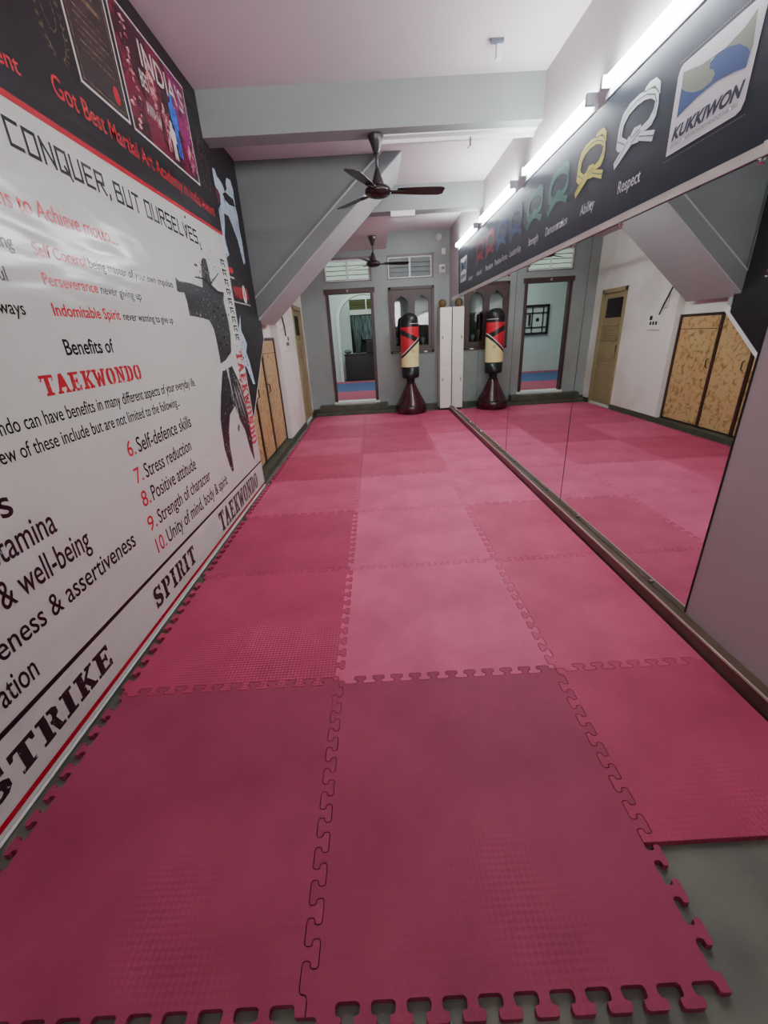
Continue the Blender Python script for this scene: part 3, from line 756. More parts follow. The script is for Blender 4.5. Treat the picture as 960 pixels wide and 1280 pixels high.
# heavy slab stencil capitals, drawn as polygons on a 10 x 12 grid
SLAB = {
 'T': [[(0, 12), (10, 12), (10, 8.4), (8.8, 8.4), (8.2, 10.2), (6.6, 10.2), (6.6, 1.6), (8, 1.6), (8, 0), (2, 0), (2, 1.6), (3.4, 1.6), (3.4, 10.2), (1.8, 10.2), (1.2, 8.4), (0, 8.4)]],
 'A': [[(3.6, 12), (6.4, 12), (9.4, 1.5), (10.4, 1.5), (10.4, 0), (6, 0), (6, 1.5), (7, 1.5), (6.4, 3.6), (3.4, 3.6), (2.9, 1.5), (4, 1.5), (4, 0), (-.4, 0), (-.4, 1.5), (.6, 1.5)]],
 'E': [[(0, 12), (9, 12), (9, 8.8), (8, 8.8), (7.2, 10.3), (4.4, 10.3), (4.4, 7), (6, 7), (6.4, 8.2), (7.2, 8.2), (7.2, 4.2), (6.4, 4.2), (6, 5.4), (4.4, 5.4), (4.4, 1.7), (7.2, 1.7), (8.2, 3.6), (9.2, 3.6), (9.2, 0), (0, 0), (0, 1.6), (1.4, 1.6), (1.4, 10.4), (0, 10.4)]],
 'K': [[(0, 12), (5, 12), (5, 10.4), (4.2, 10.4), (4.2, 7), (7, 10.4), (6.2, 10.4), (6.2, 12), (10, 12), (10, 10.4), (9, 10.4), (6.2, 7.2), (9.2, 1.6), (10.2, 1.6), (10.2, 0), (5.8, 0), (5.8, 1.6), (6.4, 1.6), (4.6, 5), (4.2, 4.6), (4.2, 1.6), (5, 1.6), (5, 0), (0, 0), (0, 1.6), (1.2, 1.6), (1.2, 10.4), (0, 10.4)]],
 'W': [[(-.4, 12), (4, 12), (4, 10.4), (3.2, 10.4), (4, 4.6), (5.2, 10), (6.8, 10), (8, 4.6), (8.8, 10.4), (8, 10.4), (8, 12), (12.4, 12), (12.4, 10.4), (11.4, 10.4), (9.6, 0), (7.2, 0), (6, 5.4), (4.8, 0), (2.4, 0), (.6, 10.4), (-.4, 10.4)]],
 'O': [[(4.6, 12), (2, 11.4), (.5, 9), (.2, 6), (.5, 3), (2, .6), (4.6, 0), (4.6, 1.8), (3.6, 2.4), (3.3, 6), (3.6, 9.6), (4.6, 10.2)], [(5.4, 12), (8, 11.4), (9.5, 9), (9.8, 6), (9.5, 3), (8, .6), (5.4, 0), (5.4, 1.8), (6.4, 2.4), (6.7, 6), (6.4, 9.6), (5.4, 10.2)]],
 'N': [[(0, 12), (3.8, 12), (7, 5), (7, 10.4), (5.8, 10.4), (5.8, 12), (10.2, 12), (10.2, 10.4), (9, 10.4), (9, 0), (6.8, 0), (3, 8), (3, 1.6), (4.2, 1.6), (4.2, 0), (0, 0), (0, 1.6), (1.2, 1.6), (1.2, 10.4), (0, 10.4)]],
 'D': [[(0, 12), (4.4, 12), (4.4, 0), (0, 0), (0, 1.6), (1.4, 1.6), (1.4, 10.4), (0, 10.4)], [(5.2, 12), (8, 11.2), (9.6, 9), (10, 6), (9.6, 3), (8, .8), (5.2, 0), (5.2, 1.8), (6.4, 2.6), (6.9, 6), (6.4, 9.4), (5.2, 10.2)]],
 'S': [[(9, 12), (9, 8.2), (7.8, 8.2), (6.8, 10.2), (4.6, 10.4), (3.6, 9.4), (4, 8), (7.6, 6.8), (9.4, 5), (9.4, 2), (7.6, .2), (5, -.2), (2.6, .5), (2, 0), (1, 0), (1, 4.2), (2.2, 4.2), (3.2, 2.2), (5.2, 1.6), (6.4, 2.4), (6.2, 3.8), (2.6, 5.2), (.8, 7), (.8, 10), (2.6, 12), (5, 12.2), (7.4, 11.4), (8, 12)]],
 'R': [[(0, 12), (4.3, 12), (4.3, 1.6), (5.2, 1.6), (5.2, 0), (0, 0), (0, 1.6), (1.3, 1.6), (1.3, 10.4), (0, 10.4)], [(5, 12), (7.6, 11.8), (9.2, 10.4), (9.2, 7.6), (7.8, 6.4), (9, 1.6), (10.4, 1.6), (10.4, 0), (6.8, 0), (5.4, 5.2), (5, 5.2), (5, 6.8), (6, 7), (6.4, 8), (6.4, 9.4), (6, 10.2), (5, 10.3)]],
 'I': [[(0, 12), (6, 12), (6, 10.4), (4.6, 10.4), (4.6, 1.6), (6, 1.6), (6, 0), (0, 0), (0, 1.6), (1.4, 1.6), (1.4, 10.4), (0, 10.4)]],
 'P': [[(0, 12), (4.3, 12), (4.3, 1.6), (5.4, 1.6), (5.4, 0), (0, 0), (0, 1.6), (1.3, 1.6), (1.3, 10.4), (0, 10.4)], [(5, 12), (7.8, 11.7), (9.4, 10), (9.4, 7.2), (7.8, 5.6), (5, 5.2), (5, 6.8), (6, 7), (6.5, 8), (6.5, 9.4), (6, 10.2), (5, 10.3)]]}
SADV = {'W': 13.2, 'I': 7.4}
def slab(name, s, y0, y1, z0, h, m, parent, plane, off, vertical=None, z1=None):
    tot = sum(SADV.get(c_, 11.2) for c_ in s)-1.2; bm = B(); x = 0
    for c_ in s:
        for pl in SLAB[c_]:
            if vertical:   # reading downward: letters turned a quarter clockwise; y0..y1 letter height, z0->h run
                v = abs(vertical)/tot
                pts = [(y0+(y1-y0)*b_/12, z0-(x+a)*v) for a, b_ in pl]
            else:
                u = (y1-y0)/tot; k = 0 if z1 is None else (z1-z0)/(y1-y0)
                pts = [(y0+(x+a)*u, z0+k*(x+a)*u+b_*h/12) for a, b_ in pl]
            decal_poly(bm, pts, plane, off)
        x += SADV.get(c_, 11.2)
    return obj(name, bm, m, parent)

# ---------------------------------------------------------------- left banner
LX = -1.055
bn = thing('vinyl_banner', 'huge white vinyl banner with black award header covering the left wall', 'banner', (LX, 2, 0))
def P_(o): return rel(o, bn)
b = B(); prism(b, [(-1.6, .03), (3.93, .022), (3.955, 1.2), (3.98, 2.39), (-1.6, 2.34)], 'x', LX-.006, LX); P_(obj('white_field', b, 'v_white', bn))
b = B(); prism(b, [(-1.6, 2.34), (3.98, 2.39), (4.02, 3.035), (3.895, 3.035), (3.895, 3.335), (-1.6, 3.335)], 'x', LX-.006, LX+.0004); P_(obj('black_header', b, 'v_black', bn))
b = B(); decal_poly(b, [(-1.6, 2.318), (3.978, 2.376), (3.98, 2.400), (-1.6, 2.347)], LX, .0012); P_(obj('red_rule', b, 'v_red', bn))
b = B(); decal_poly(b, [(-1.6, .056), (3.93, .030), (3.93, .052), (-1.6, .082)], LX, .001); P_(obj('red_rule', b, 'v_red', bn))
b = B(); decal_poly(b, [(-1.6, .332), (3.935, .283), (3.935, .298), (-1.6, .358)], LX, .001); P_(obj('black_rule', b, 'v_ink', bn))
b = B(); tube(b, [(LX+.004, -1.6, .024), (LX+.004, 1, .02), (LX+.004, 3.93, .016)], .006, 6); P_(obj('hem_tube', b, 'plastic_white', bn))
T = lambda n, s, y0, y1, z, h, m, bold=.012, z2=None: P_(text(n, s, y0, y1, z, h*1.17, m, bn, LX, .001, 1, bold*1.1, 0, z2))
P_(strokes('headline_lettering', 'CONQUER, BUT OURSELVES,', 1.535, 3.335, 2.200, .080, .0135, 'v_ink', bn, LX, .001))
T('motto_lettering', 'aims to Achieve motto....', 1.29, 2.12, 1.978, .055, 'v_redtext')
T('motto_lettering', 'Self Control', 1.463, 1.785, 1.837, .040, 'v_redtext')
T('motto_lettering', 'being master of your own impulses', 1.805, 2.677, 1.837, .036, 'v_ink', .004)
T('motto_lettering', 'Perseverance', 1.462, 1.818, 1.732, .040, 'v_redtext', .016)
T('motto_lettering', 'never giving up', 1.84, 2.216, 1.732, .036, 'v_ink', .004)
T('motto_lettering', 'Indomitable Spirit', 1.462, 1.947, 1.620, .042, 'v_redtext', .016)
T('motto_lettering', 'never wanting to give up', 1.975, 2.555, 1.620, .036, 'v_ink', .004)
T('side_lettering', 'being', 1.24, 1.366, 1.837, .042, 'v_ink', .006)
T('side_lettering', 'faithful', 1.13, 1.283, 1.725, .042, 'v_ink', .006)
T('side_lettering', 'always', 1.15, 1.311, 1.616, .042, 'v_ink', .006)
T('heading_lettering', 'Benefits of', 1.456, 1.809, 1.468, .056, 'v_ink', .014)
P_(slab('stamped_heading', 'TAEKWONDO', 1.255, 2.0, 1.322, .078, 'v_stampred', bn, LX, .001))
T('paragraph_lettering', 'Taekwondo can have benefits in many different aspects of your everyday life.', .80, 2.681, 1.224, .050, 'v_ink', .004, 1.213)
T('paragraph_lettering', 'A few of these include but are not limited to the following...', .88, 2.366, 1.132, .050, 'v_ink', .004, 1.119)
for (nn, s, a0, a1, a2, z, h) in [('6.', 'Self-defence skills', 1.669, 1.765, 2.464, .962, .073), ('7.', 'Stress reduction', 1.664, 1.765, 2.381, .816, .073), ('8.', 'Positive attitude', 1.663, 1.77, 2.385, .680, .078),
                                 ('9.', 'Strength of character', 1.651, 1.765, 2.58, .536, .076), ('10.', 'Unity of mind, body & spirit', 1.669, 1.80, 2.89, .392, .080)]:
    T('list_number', nn, a0, a1-.025, z, h, 'v_redtext', .006)
    T('list_lettering', s, a1, a2, z, h, 'v_ink', .005)
T('list_lettering', 'ness', .66, .926, .963, .092, 'v_ink', .008)
T('list_lettering', 'stamina', .77, 1.071, .826, .092, 'v_ink', .006)
T('list_lettering', '& well-being', .742, 1.208, .680, .092, 'v_ink', .006)
T('list_lettering', 'awareness & assertiveness', .46, 1.503, .534, .080, 'v_ink', .006)
T('list_lettering', 'concentration', .30, .752, .390, .086, 'v_ink', .006)
P_(slab('footer_word', 'STRIKE', .40, 1.09, .132, .113, 'v_stamp', bn, LX, .001))
P_(slab('footer_word', 'SPIRIT', 1.50, 2.06, .120, .122, 'v_stamp', bn, LX, .001))
P_(slab('footer_word', 'TAEKWONDO', 2.56, 3.69, .085, .165, 'v_stamp', bn, LX, .001))
T('header_lettering', 'Got Best Martial Art Academy in India Award', 1.915, 3.845, 2.497, .070, 'v_redtext', .008, 2.488)
T('header_lettering', 'Achievement', 1.22, 1.72, 2.440, .052, 'v_redtext', .008, 2.47)
# certificate and poster prints
def framed(y0, y1, z0, z1, m, nm):
    b = B(); decal_rect(b, y0, y1, z0, z1, LX, .0012); f = P_(obj(nm+'_border', b, 'v_frame', bn))
    b = B(); decal_rect(b, y0+.014, y1-.014, z0+.012, z1-.012, LX, .0018); P_(obj(nm, b, m, bn)); return f
framed(2.165, 2.60, 2.645, 3.29, 'v_cert', 'certificate_print')
b = B(); decal_rect(b, 2.20, 2.57, 2.672, 3.262, LX, .0020); decal_rect(b, 2.205, 2.565, 2.677, 3.257, LX, .0022); P_(obj('certificate_inner_line', b, 'v_gold', bn))
b = B(); decal_rect(b, 2.206, 2.564, 2.678, 3.256, LX, .0026); P_(obj('certificate_field', b, 'v_cert', bn))
b = B()
for k in range(5): decal_rect(b, 2.27, 2.50-.04*(k % 2), 3.02+k*.045, 3.042+k*.045, LX, .003)
for k in range(6): decal_rect(b, 2.25, 2.52-.05*(k % 3 == 2), 2.80+k*.032, 2.806+k*.032, LX, .003)
P_(obj('certificate_lines', b, 'v_gold', bn))
b = B(); prism(b, [(2.50+.03*math.cos(2*PI*k/16), 2.73+.04*math.sin(2*PI*k/16)) for k in range(16)], 'x', LX+.002, LX+.003); P_(obj('red_seal', b, 'v_red', bn))
framed(2.635, 3.61, 2.64, 3.235, 'v_maroon', 'award_poster')
b = B(); decal_poly(b, [(3.3, 3.22), (3.596, 3.22), (3.58, 2.70), (3.45, 2.74), (3.36, 2.95)], LX, .0022); P_(obj('magenta_glow', b, 'v_magenta', bn))
PT_ = lambda s, y0, y1, z, h, m, z2=None, bold=.01: P_(text('poster_lettering', s, y0, y1, z, h, m, bn, LX, .003, 1, bold, 0, z2))
PT_("INDIA'S", 2.93, 3.54, 3.05, .125, 'v_frame')
PT_('BEST', 2.87, 3.00, 2.93, .085, 'v_frame'); PT_('AWARD', 2.87, 3.06, 2.80, .07, 'v_frame')
def person_print(cx, z0, h, m, w=.05):
    b = B(); pts = []
    for a, q in [(-.6, 0), (-.5, .45), (-1, .5), (-1, .78), (-.35, .84), (-.4, .95), (0, 1), (.4, .95), (.35, .84), (1, .78), (1, .5), (.5, .45), (.6, 0), (.1, 0), (0, .4), (-.1, 0)]:
        pts.append((cx+a*w, z0+q*h))
    decal_poly(b, pts, LX, .0034); P_(obj('printed_figure', b, m, bn))
person_print(3.02, 2.78, .33, 'v_skin', .05); person_print(3.14, 2.70, .26, 'v_skin', .045); person_print(3.31, 2.72, .36, 'v_blue', .062)
person_print(3.22, 2.68, .22, 'v_frame', .05); person_print(3.50, 2.66, .2, 'v_skin', .04)
b = B()
random.seed(3)
for k in range(16):
    y = 2.69+random.random()*.12; z = 2.68+k*.033; w_ = .012+.03*random.random()
    decal_poly(b, [(y-w_, z), (y, z-.012), (y+w_, z+.004), (y, z+.018)], LX, .003)
for k in range(10):
    y = 3.52+.05*random.random(); z = 2.75+k*.045; w_ = .01+.015*random.random()
    decal_poly(b, [(y-w_, z), (y, z-.014), (y+w_, z), (y, z+.02)], LX, .0036)
P_(obj('confetti_print', b, 'v_skin', bn))
def laurel(cy, cz, ry, rz):
    b = B()
    for sgn in (-1, 1):
        for k in range(12):
            a = -PI/2+sgn*(.25+k*.22); y = cy+ry*math.cos(a); z = cz+rz*math.sin(a); ta = a+PI/2*sgn
            for q in (-.5, .5):
                d = Vector((math.cos(ta+q), math.sin(ta+q))); n = Vector((-d.y, d.x)); c0 = Vector((y, z)); l = ry*.36
                decal_poly(b, [c0, c0+d*l*.5+n*l*.16, c0+d*l, c0+d*l*.5-n*l*.16], LX, .0012+.0001*(k % 3))
    for k in range(10):
        a0 = 2*PI*k/10; a1 = 2*PI*(k+.7)/10
        quadline(b, (cy+ry*.5*math.cos(a0), cz+rz*.45*math.sin(a0)), (cy+ry*.5*math.cos(a1), cz+rz*.45*math.sin(a1)), .006, LX, .0016)
    P_(obj('laurel_print', b, 'v_gold', bn))
laurel(2.035, 2.83, .085, .17); laurel(3.80, 2.83, .09, .17)
# inked fighter silhouette
POLY = {'fighter_body': [(2.741, 1.908), (2.793, 1.89), (2.98, 1.898), (3.215, 1.891), (3.265, 2.016), (3.299, 2.088), (3.354, 2.113), (3.408, 2.111), (3.424, 2.051), (3.426, 1.98), (3.437, 1.909), (3.701, 1.872), (3.669, 1.838), (3.667, 1.774), (3.69, 1.678), (3.685, 1.562), (3.613, 1.41), (3.433, 1.351), (3.281, 1.329), (3.288, 1.389), (3.292, 1.468), (3.287, 1.56), (3.263, 1.619), (3.213, 1.662), (2.997, 1.675), (2.846, 1.678), (2.852, 1.766), (2.836, 1.825), (2.768, 1.819), (2.724, 1.823)],
        'fighter_legL': [(3.294, 1.277), (3.393, 1.287), (3.411, 1.184), (3.438, 0.953), (3.266, 0.907), (3.166, 0.79), (3.113, 0.661), (3.092, 0.448), (3.044, 0.445), (3.005, 0.53), (2.977, 0.677), (3.017, 0.904), (3.135, 1.082)],
        'fighter_legR': [(3.445, 1.283), (3.563, 1.293), (3.698, 1.121), (3.771, 0.922), (3.772, 0.703), (3.728, 0.348), (3.652, 0.464), (3.593, 0.7), (3.485, 0.836), (3.438, 0.953)],
        'belt_w': [(3.278, 1.307), (3.522, 1.363), (3.57, 1.378), (3.572, 1.344), (3.358, 1.272), (3.28, 1.27)],
        'arm_line': [(3.104, 1.954), (3.265, 1.962), (3.403, 1.942), (3.652, 2.044), (3.66, 2.04), (3.42, 1.934), (3.564, 1.899), (3.708, 1.901), (3.687, 1.868), (3.456, 1.879), (3.258, 1.95), (3.088, 1.946)],
        'drop1': [(3.426, 0.791), (3.459, 0.766), (3.414, 0.715), (3.389, 0.752)],
        'kick_top': [(4.037, 2.891), (4.119, 2.905), (4.153, 2.867), (4.297, 2.841), (4.331, 2.793), (4.41, 2.837), (4.408, 2.883), (4.47, 2.941), (4.588, 2.957), (4.638, 2.886), (4.631, 2.798), (4.623, 2.746), (4.655, 2.678), (4.638, 2.571), (4.672, 2.459), (4.658, 2.266), (4.595, 2.237), (4.556, 2.319), (4.505, 2.442), (4.411, 2.525), (4.322, 2.603), (4.188, 2.596), (4.163, 2.521), (4.081, 2.387), (4.11, 2.298), (4.126, 2.252), (4.041, 2.22), (4.015, 2.282), (4.011, 2.374), (4.014, 2.478), (4.047, 2.597), (4.141, 2.654), (4.151, 2.734), (4.082, 2.749), (4.045, 2.782), (3.95, 2.745), (3.965, 2.812)],
        'kick_low': [(4.142, 1.739), (4.087, 1.601), (4.215, 1.469), (4.13, 1.394), (4.189, 1.313), (4.262, 1.063), (4.186, 1.071), (4.068, 1.242), (3.988, 1.285), (3.995, 1.13), (3.967, 0.974), (3.89, 1.024), (3.841, 1.163), (3.825, 1.295), (3.755, 1.335), (3.952, 1.545)],
        'kick_belt': [(4.247, 2.76), (4.346, 2.797), (4.583, 2.799), (4.606, 2.742), (4.414, 2.714), (4.288, 2.724)],
        'kick_vest': [(3.995, 2.76), (4.124, 2.755), (4.162, 2.721), (4.132, 2.651), (4.03, 2.632), (3.997, 2.683)]}
def poly_part(nm, keys, m, off=.001, plane=LX, par=None):
    b = B()
    for k in keys: decal_poly(b, POLY[k], plane, off)
    return obj(nm, b, m, par or bn)
P_(poly_part('fighter_silhouette', ['fighter_body', 'fighter_legL', 'fighter_legR', 'drop1'], 'v_fighter'))
P_(poly_part('fighter_belt', ['belt_w'], 'v_white', .0016))
b = B(); decal_poly(b, POLY['arm_line'], LX, .0013)
random.seed(11)
for k in range(90):
    a = random.random(); y = 3.15+.75*a+random.gauss(0, .05); z = 2.15-1.1*a*random.random()-.25*a+random.gauss(0, .12); r = random.choice([.004, .006, .009, .014])
    decal_poly(b, [(y+r*math.cos(q), z+r*.8*math.sin(q)) for q in (0, 1.2, 2.4, 3.6, 4.8)], LX, .0014+.00005*(k % 5))
P_(obj('ink_splatter', b, 'v_ink', bn))
b = B()
for (a, c_) in [((3.50, 1.16), (3.60, .80)), ((3.56, 1.14), (3.72, .72)), ((3.60, 1.2), (3.80, .78)), ((3.47, 1.05), (3.50, .55))]:
    A_, C_ = Vector(a), Vector(c_); d = (C_-A_); n = Vector((-d.y, d.x)).normalized()
    decal_poly(b, [A_, A_+d*.3+n*.010, C_, A_+d*.4-n*.012], LX, .0018)
P_(obj('trouser_folds', b, 'v_white', bn))
# vertical lettering
P_(slab('vertical_lettering', 'TAEKWONDO', 3.735, 3.925, 1.41, 0, 'v_stampred', bn, LX, .0012, vertical=.90))
b = B(); random.seed(5)
for k in range(9):
    z = 2.17-k*.076; y = 3.77+.006*k
    decal_rect(b, y, y+.11, z-.012, z, LX, .0013); decal_rect(b, y+.01, y+.03, z-.05, z-.012, LX, .0013)
    decal_rect(b, y+.05, y+.10, z-.035, z-.024, LX, .0013); decal_rect(b, y+.085, y+.105, z-.055, z-.035, LX, .0013)
P_(obj('vertical_glyphs', b, 'v_ink', bn))

# second black banner past the white one
KX = -1.070
b2 = thing('fighter_banner', 'narrow black vinyl banner with leaping fighters beside the stair wall', 'banner', (KX, 4.4, 0))
def Q_(o): return rel(o, b2)
b = B(); prism(b, [(3.90, SL(3.9)+.085), (4.95, SL(4.95)+.075), (4.97, 1.93), (4.84, 1.95), (4.85, 3.04), (4.85, 3.195), (4.11, 3.195), (4.11, 3.03), (3.89, 3.03)], 'x', KX-.006, KX)
Q_(obj('black_field', b, 'v_black', b2))
Q_(poly_part('kicking_fighter', ['kick_top'], 'v_kick', .001, KX, b2)); Q_(poly_part('kicking_fighter', ['kick_low'], 'v_kick', .001, KX, b2))
Q_(poly_part('fighter_belt', ['kick_belt'], 'v_ink', .0016, KX, b2)); Q_(poly_part('fighter_vest', ['kick_vest'], 'v_maroon', .0016, KX, b2))
Q_(text('lettering', 'WARRI', 4.07, 4.37, 1.890, .105, 'v_redtext', b2, KX, .001, 1, .02, 0, 1.90))
Q_(text('lettering', 'R', 4.50, 4.59, 1.905, .105, 'v_redtext', b2, KX, .001, 1, .02))
b = B(); prism(b, [(4.43+.06*math.cos(2*PI*k/20), 1.945+.085*math.sin(2*PI*k/20)) for k in range(20)], 'x', KX, KX+.0014); Q_(obj('round_emblem', b, 'v_frame', b2))
b = B(); prism(b, [(4.43+.022*math.cos(2*PI*k/3+1.2), 1.945+.045*math.sin(2*PI*k/3+1.2)) for k in range(3)], 'x', KX, KX+.002); Q_(obj('emblem_mark', b, 'v_red', b2))
b = B(); decal_rect(b, 4.0, 4.15, 2.10, 2.145, KX, .001); Q_(obj('red_tag', b, 'v_redtext', b2))
b = B(); decal_rect(b, 4.0, 4.16, 2.055, 2.068, KX, .001)
for k in range(14): decal_rect(b, 4.0+k*.043, 4.03+k*.043, 1.845, 1.858, KX, .001)
Q_(obj('small_lettering', b, 'v_frame', b2))

# ---------------------------------------------------------------- right banner with belts
KB = 1.7265
kb = thing('belt_banner', 'long dark banner of coloured belts and motto words above the mirrors', 'banner', (KB, 4.5, 2.05))
def R_(o): return rel(o, kb)
b = B(); prism(b, [(1.455, 2.052), (7.36, 2.052), (7.42, 2.69), (1.41, 2.69)], 'x', KB, RW-.001); R_(obj('banner_sheet', b, 'k_black', kb))
KP = dict(
 panel=[(2.052, 2.201), (2.062, 2.500), (2.052, 2.525), (2.034, 2.533), (1.62, 2.533), (1.597, 2.525), (1.590, 2.50), (1.597, 2.23), (1.608, 2.206), (1.632, 2.198)],
 flag_blue=[(2.018, 2.336), (2.022, 2.444), (1.981, 2.415), (1.924, 2.388), (1.87, 2.376), (1.816, 2.38), (1.805, 2.4), (1.822, 2.419), (1.845, 2.429), (1.849, 2.452), (1.816, 2.464), (1.756, 2.456), (1.695, 2.436), (1.645, 2.402), (1.624, 2.379), (1.63, 2.339), (1.692, 2.353), (1.789, 2.366), (1.889, 2.361), (1.971, 2.347)],
 flag_ball=[(2.028, 2.501), (1.902, 2.47), (1.844, 2.461), (1.849, 2.452), (1.845, 2.429), (1.822, 2.419), (1.805, 2.4), (1.816, 2.38), (1.87, 2.376), (1.924, 2.388), (1.981, 2.415), (2.019, 2.443)],
 flag_up=[(1.902, 2.47), (1.771, 2.46), (1.684, 2.476), (1.633, 2.503), (1.618, 2.395), (1.624, 2.379), (1.645, 2.402), (1.695, 2.436), (1.756, 2.456), (1.816, 2.464), (1.844, 2.461)])
def logo(f, par):
    for i, (k, mm) in enumerate([('panel', 'k_panel'), ('flag_blue', 'k_blue'), ('flag_ball', 'k_olive'), ('flag_up', 'k_olive')]):
        b = B(); decal_poly(b, [f(*q) for q in KP[k]], KB, -.001-.0006*(i > 0)); R_(obj(['logo_panel', 'logo_wave', 'logo_ball', 'logo_sky'][i], b, mm, par))
logo(lambda y, z: (y, z), kb)
R_(text('logo_lettering', 'KUKKIWON', 2.030, 1.616, 2.254, .048, 'k_navy', kb, KB, -.0017, -1, .045, .25))
R_(text('logo_lettering', 'WORLD TAEKWONDO HEADQUARTERS', 2.030, 1.63, 2.225, .015, 'k_line', kb, KB, -.0017, -1, .004))
f2 = lambda y, z: (6.75+(y-1.59)/.46*.46, z)
for i, (k, mm) in enumerate([('panel', 'k_panel'), ('flag_blue', 'k_blue'), ('flag_ball', 'k_black'), ('flag_up', 'k_black')]):
    b = B(); decal_poly(b, [f2(*q) for q in KP[k]], KB, -.001-.0006*(i > 0)); R_(obj('far_logo_print', b, mm, kb))
R_(text('far_logo_lettering', 'KUKKIWON', 7.19, 6.79, 2.254, .048, 'k_navy', kb, KB, -.0017, -1, .045, .25))
b = B()
for k in range(44):
    decal_rect(b, 1.58+k*.0112, 1.586+k*.0112, 2.545, 2.549, KB, -.001); decal_rect(b, 1.58+k*.0112, 1.586+k*.0112, 2.180, 2.184, KB, -.001)
R_(obj('stitched_border', b, 'k_line', kb))
BP = dict(
 ring_o=[(2.557, 2.425), (2.562, 2.455), (2.556, 2.506), (2.529, 2.547), (2.471, 2.569), (2.388, 2.573), (2.304, 2.559), (2.243, 2.536), (2.204, 2.505), (2.192, 2.458), (2.198, 2.415), (2.227, 2.388), (2.271, 2.385), (2.33, 2.395)],
 ring_i=[(2.333, 2.412), (2.260, 2.423), (2.226, 2.451), (2.223, 2.48), (2.265, 2.507), (2.326, 2.525), (2.397, 2.529), (2.468, 2.518), (2.51, 2.489), (2.517, 2.448), (2.50, 2.425)],
 toploop=[(2.342, 2.562), (2.335, 2.575), (2.299, 2.585), (2.243, 2.578), (2.202, 2.545), (2.190, 2.493), (2.204, 2.507), (2.25, 2.545)],
 tailR=[(2.331, 2.398), (2.187, 2.355), (2.197, 2.312), (2.334, 2.362)], tailL=[(2.433, 2.415), (2.368, 2.378), (2.51, 2.317), (2.552, 2.300), (2.567, 2.334)],
 knot=[(2.421, 2.411), (2.391, 2.436), (2.328, 2.428), (2.304, 2.387), (2.33, 2.355), (2.387, 2.364)], left=[(2.557, 2.465), (2.50, 2.432), (2.425, 2.392), (2.475, 2.372), (2.529, 2.374), (2.562, 2.400)])
cols = ['white', 'yellow', 'green', 'green', 'blue', 'blue', 'red', 'red', 'black']
for i, cc in enumerate(cols):
    dy = .505*i; sh = lambda L_: [(y+dy, z-.01*(i > 0)) for y, z in L_]
    b = B()
    ring = BP['ring_o']; inn = BP['ring_i']
    decal_poly(b, sh(ring+inn), KB, -.001)
    for j, k in enumerate(['toploop', 'left', 'tailR', 'tailL', 'knot']): decal_poly(b, sh(BP[k]), KB, -.0012-.0001*j)
    bo = R_(obj('belt_print', b, 'b_'+cc, kb)); bo['label'] = cc+' belt print'
    b = B()
    for (a, c_) in [((2.53, 2.44), (2.535, 2.50)), ((2.535, 2.50), (2.49, 2.54)), ((2.49, 2.54), (2.40, 2.551)), ((2.40, 2.551), (2.31, 2.541)), ((2.31, 2.541), (2.235, 2.51)), ((2.235, 2.51), (2.208, 2.47)), ((2.208, 2.47), (2.213, 2.43)),
                    ((2.328, 2.378), (2.192, 2.334)), ((2.44, 2.393), (2.545, 2.327)), ((2.41, 2.40), (2.335, 2.41)), ((2.40, 2.375), (2.32, 2.398)), ((2.342, 2.562), (2.25, 2.548)), ((2.25, 2.548), (2.204, 2.507)), ((2.55, 2.43), (2.47, 2.39))]:
        quadline(b, sh([a])[0], sh([c_])[0], .005, KB, -.0020)
    R_(obj('belt_crease', b, 'k_crease', kb))
for i, (s, a0, a1) in enumerate([('Respect', 2.475, 2.255), ('Ability', 2.95, 2.757), ('Demonstration', 3.575, 3.157), ('Strength', 3.985, 3.74), ('Leadership', 4.56, 4.20), ('Positive Force', 5.125, 4.64), ('Passion', 5.56, 5.22), ('Attitude', 6.06, 5.76), ('Honor', 6.58, 6.30)]):
    R_(text('motto_word', s, a0, a1, 2.163, .062, 'k_text', kb, KB, -.001, -1, .008))

# ---------------------------------------------------------------- tube lights
for i, (y0, y1) in enumerate([(1.50, 2.74), (2.93, 4.16), (4.50, 5.83), (6.12, 7.42)]):
    ym = (y0+y1)/2; la = ['nearest glowing tube light above the logo end of the belt banner', 'second glowing tube light from the camera above the belt banner', 'third glowing tube light from the camera, past the beam', 'farthest glowing tube light at the rear end of the belt banner'][i]
    t = thing('tube_light', la, 'light', (RW, ym, 2.72), 'tube lights along the right wall')
    b = B(); box(b, RW-.022, RW, y0-.03, y1+.03, 2.700, 2.742, .004); rel(obj('batten', b, 'steel', t), t)
    b = B(); lathe(b, [(.017, y0), (.017, y1)], (RW-.052, 0, 2.772), 16, axis='y'); rel(obj('glass_tube', b, 'tube', t, True), t)
    for y in (y0, y1):
        b = B(); box(b, RW-.074, RW-.0, y-.018, y+.012, 2.738, 2.80, .004); rel(obj('lamp_holder', b, 'steel', t), t)

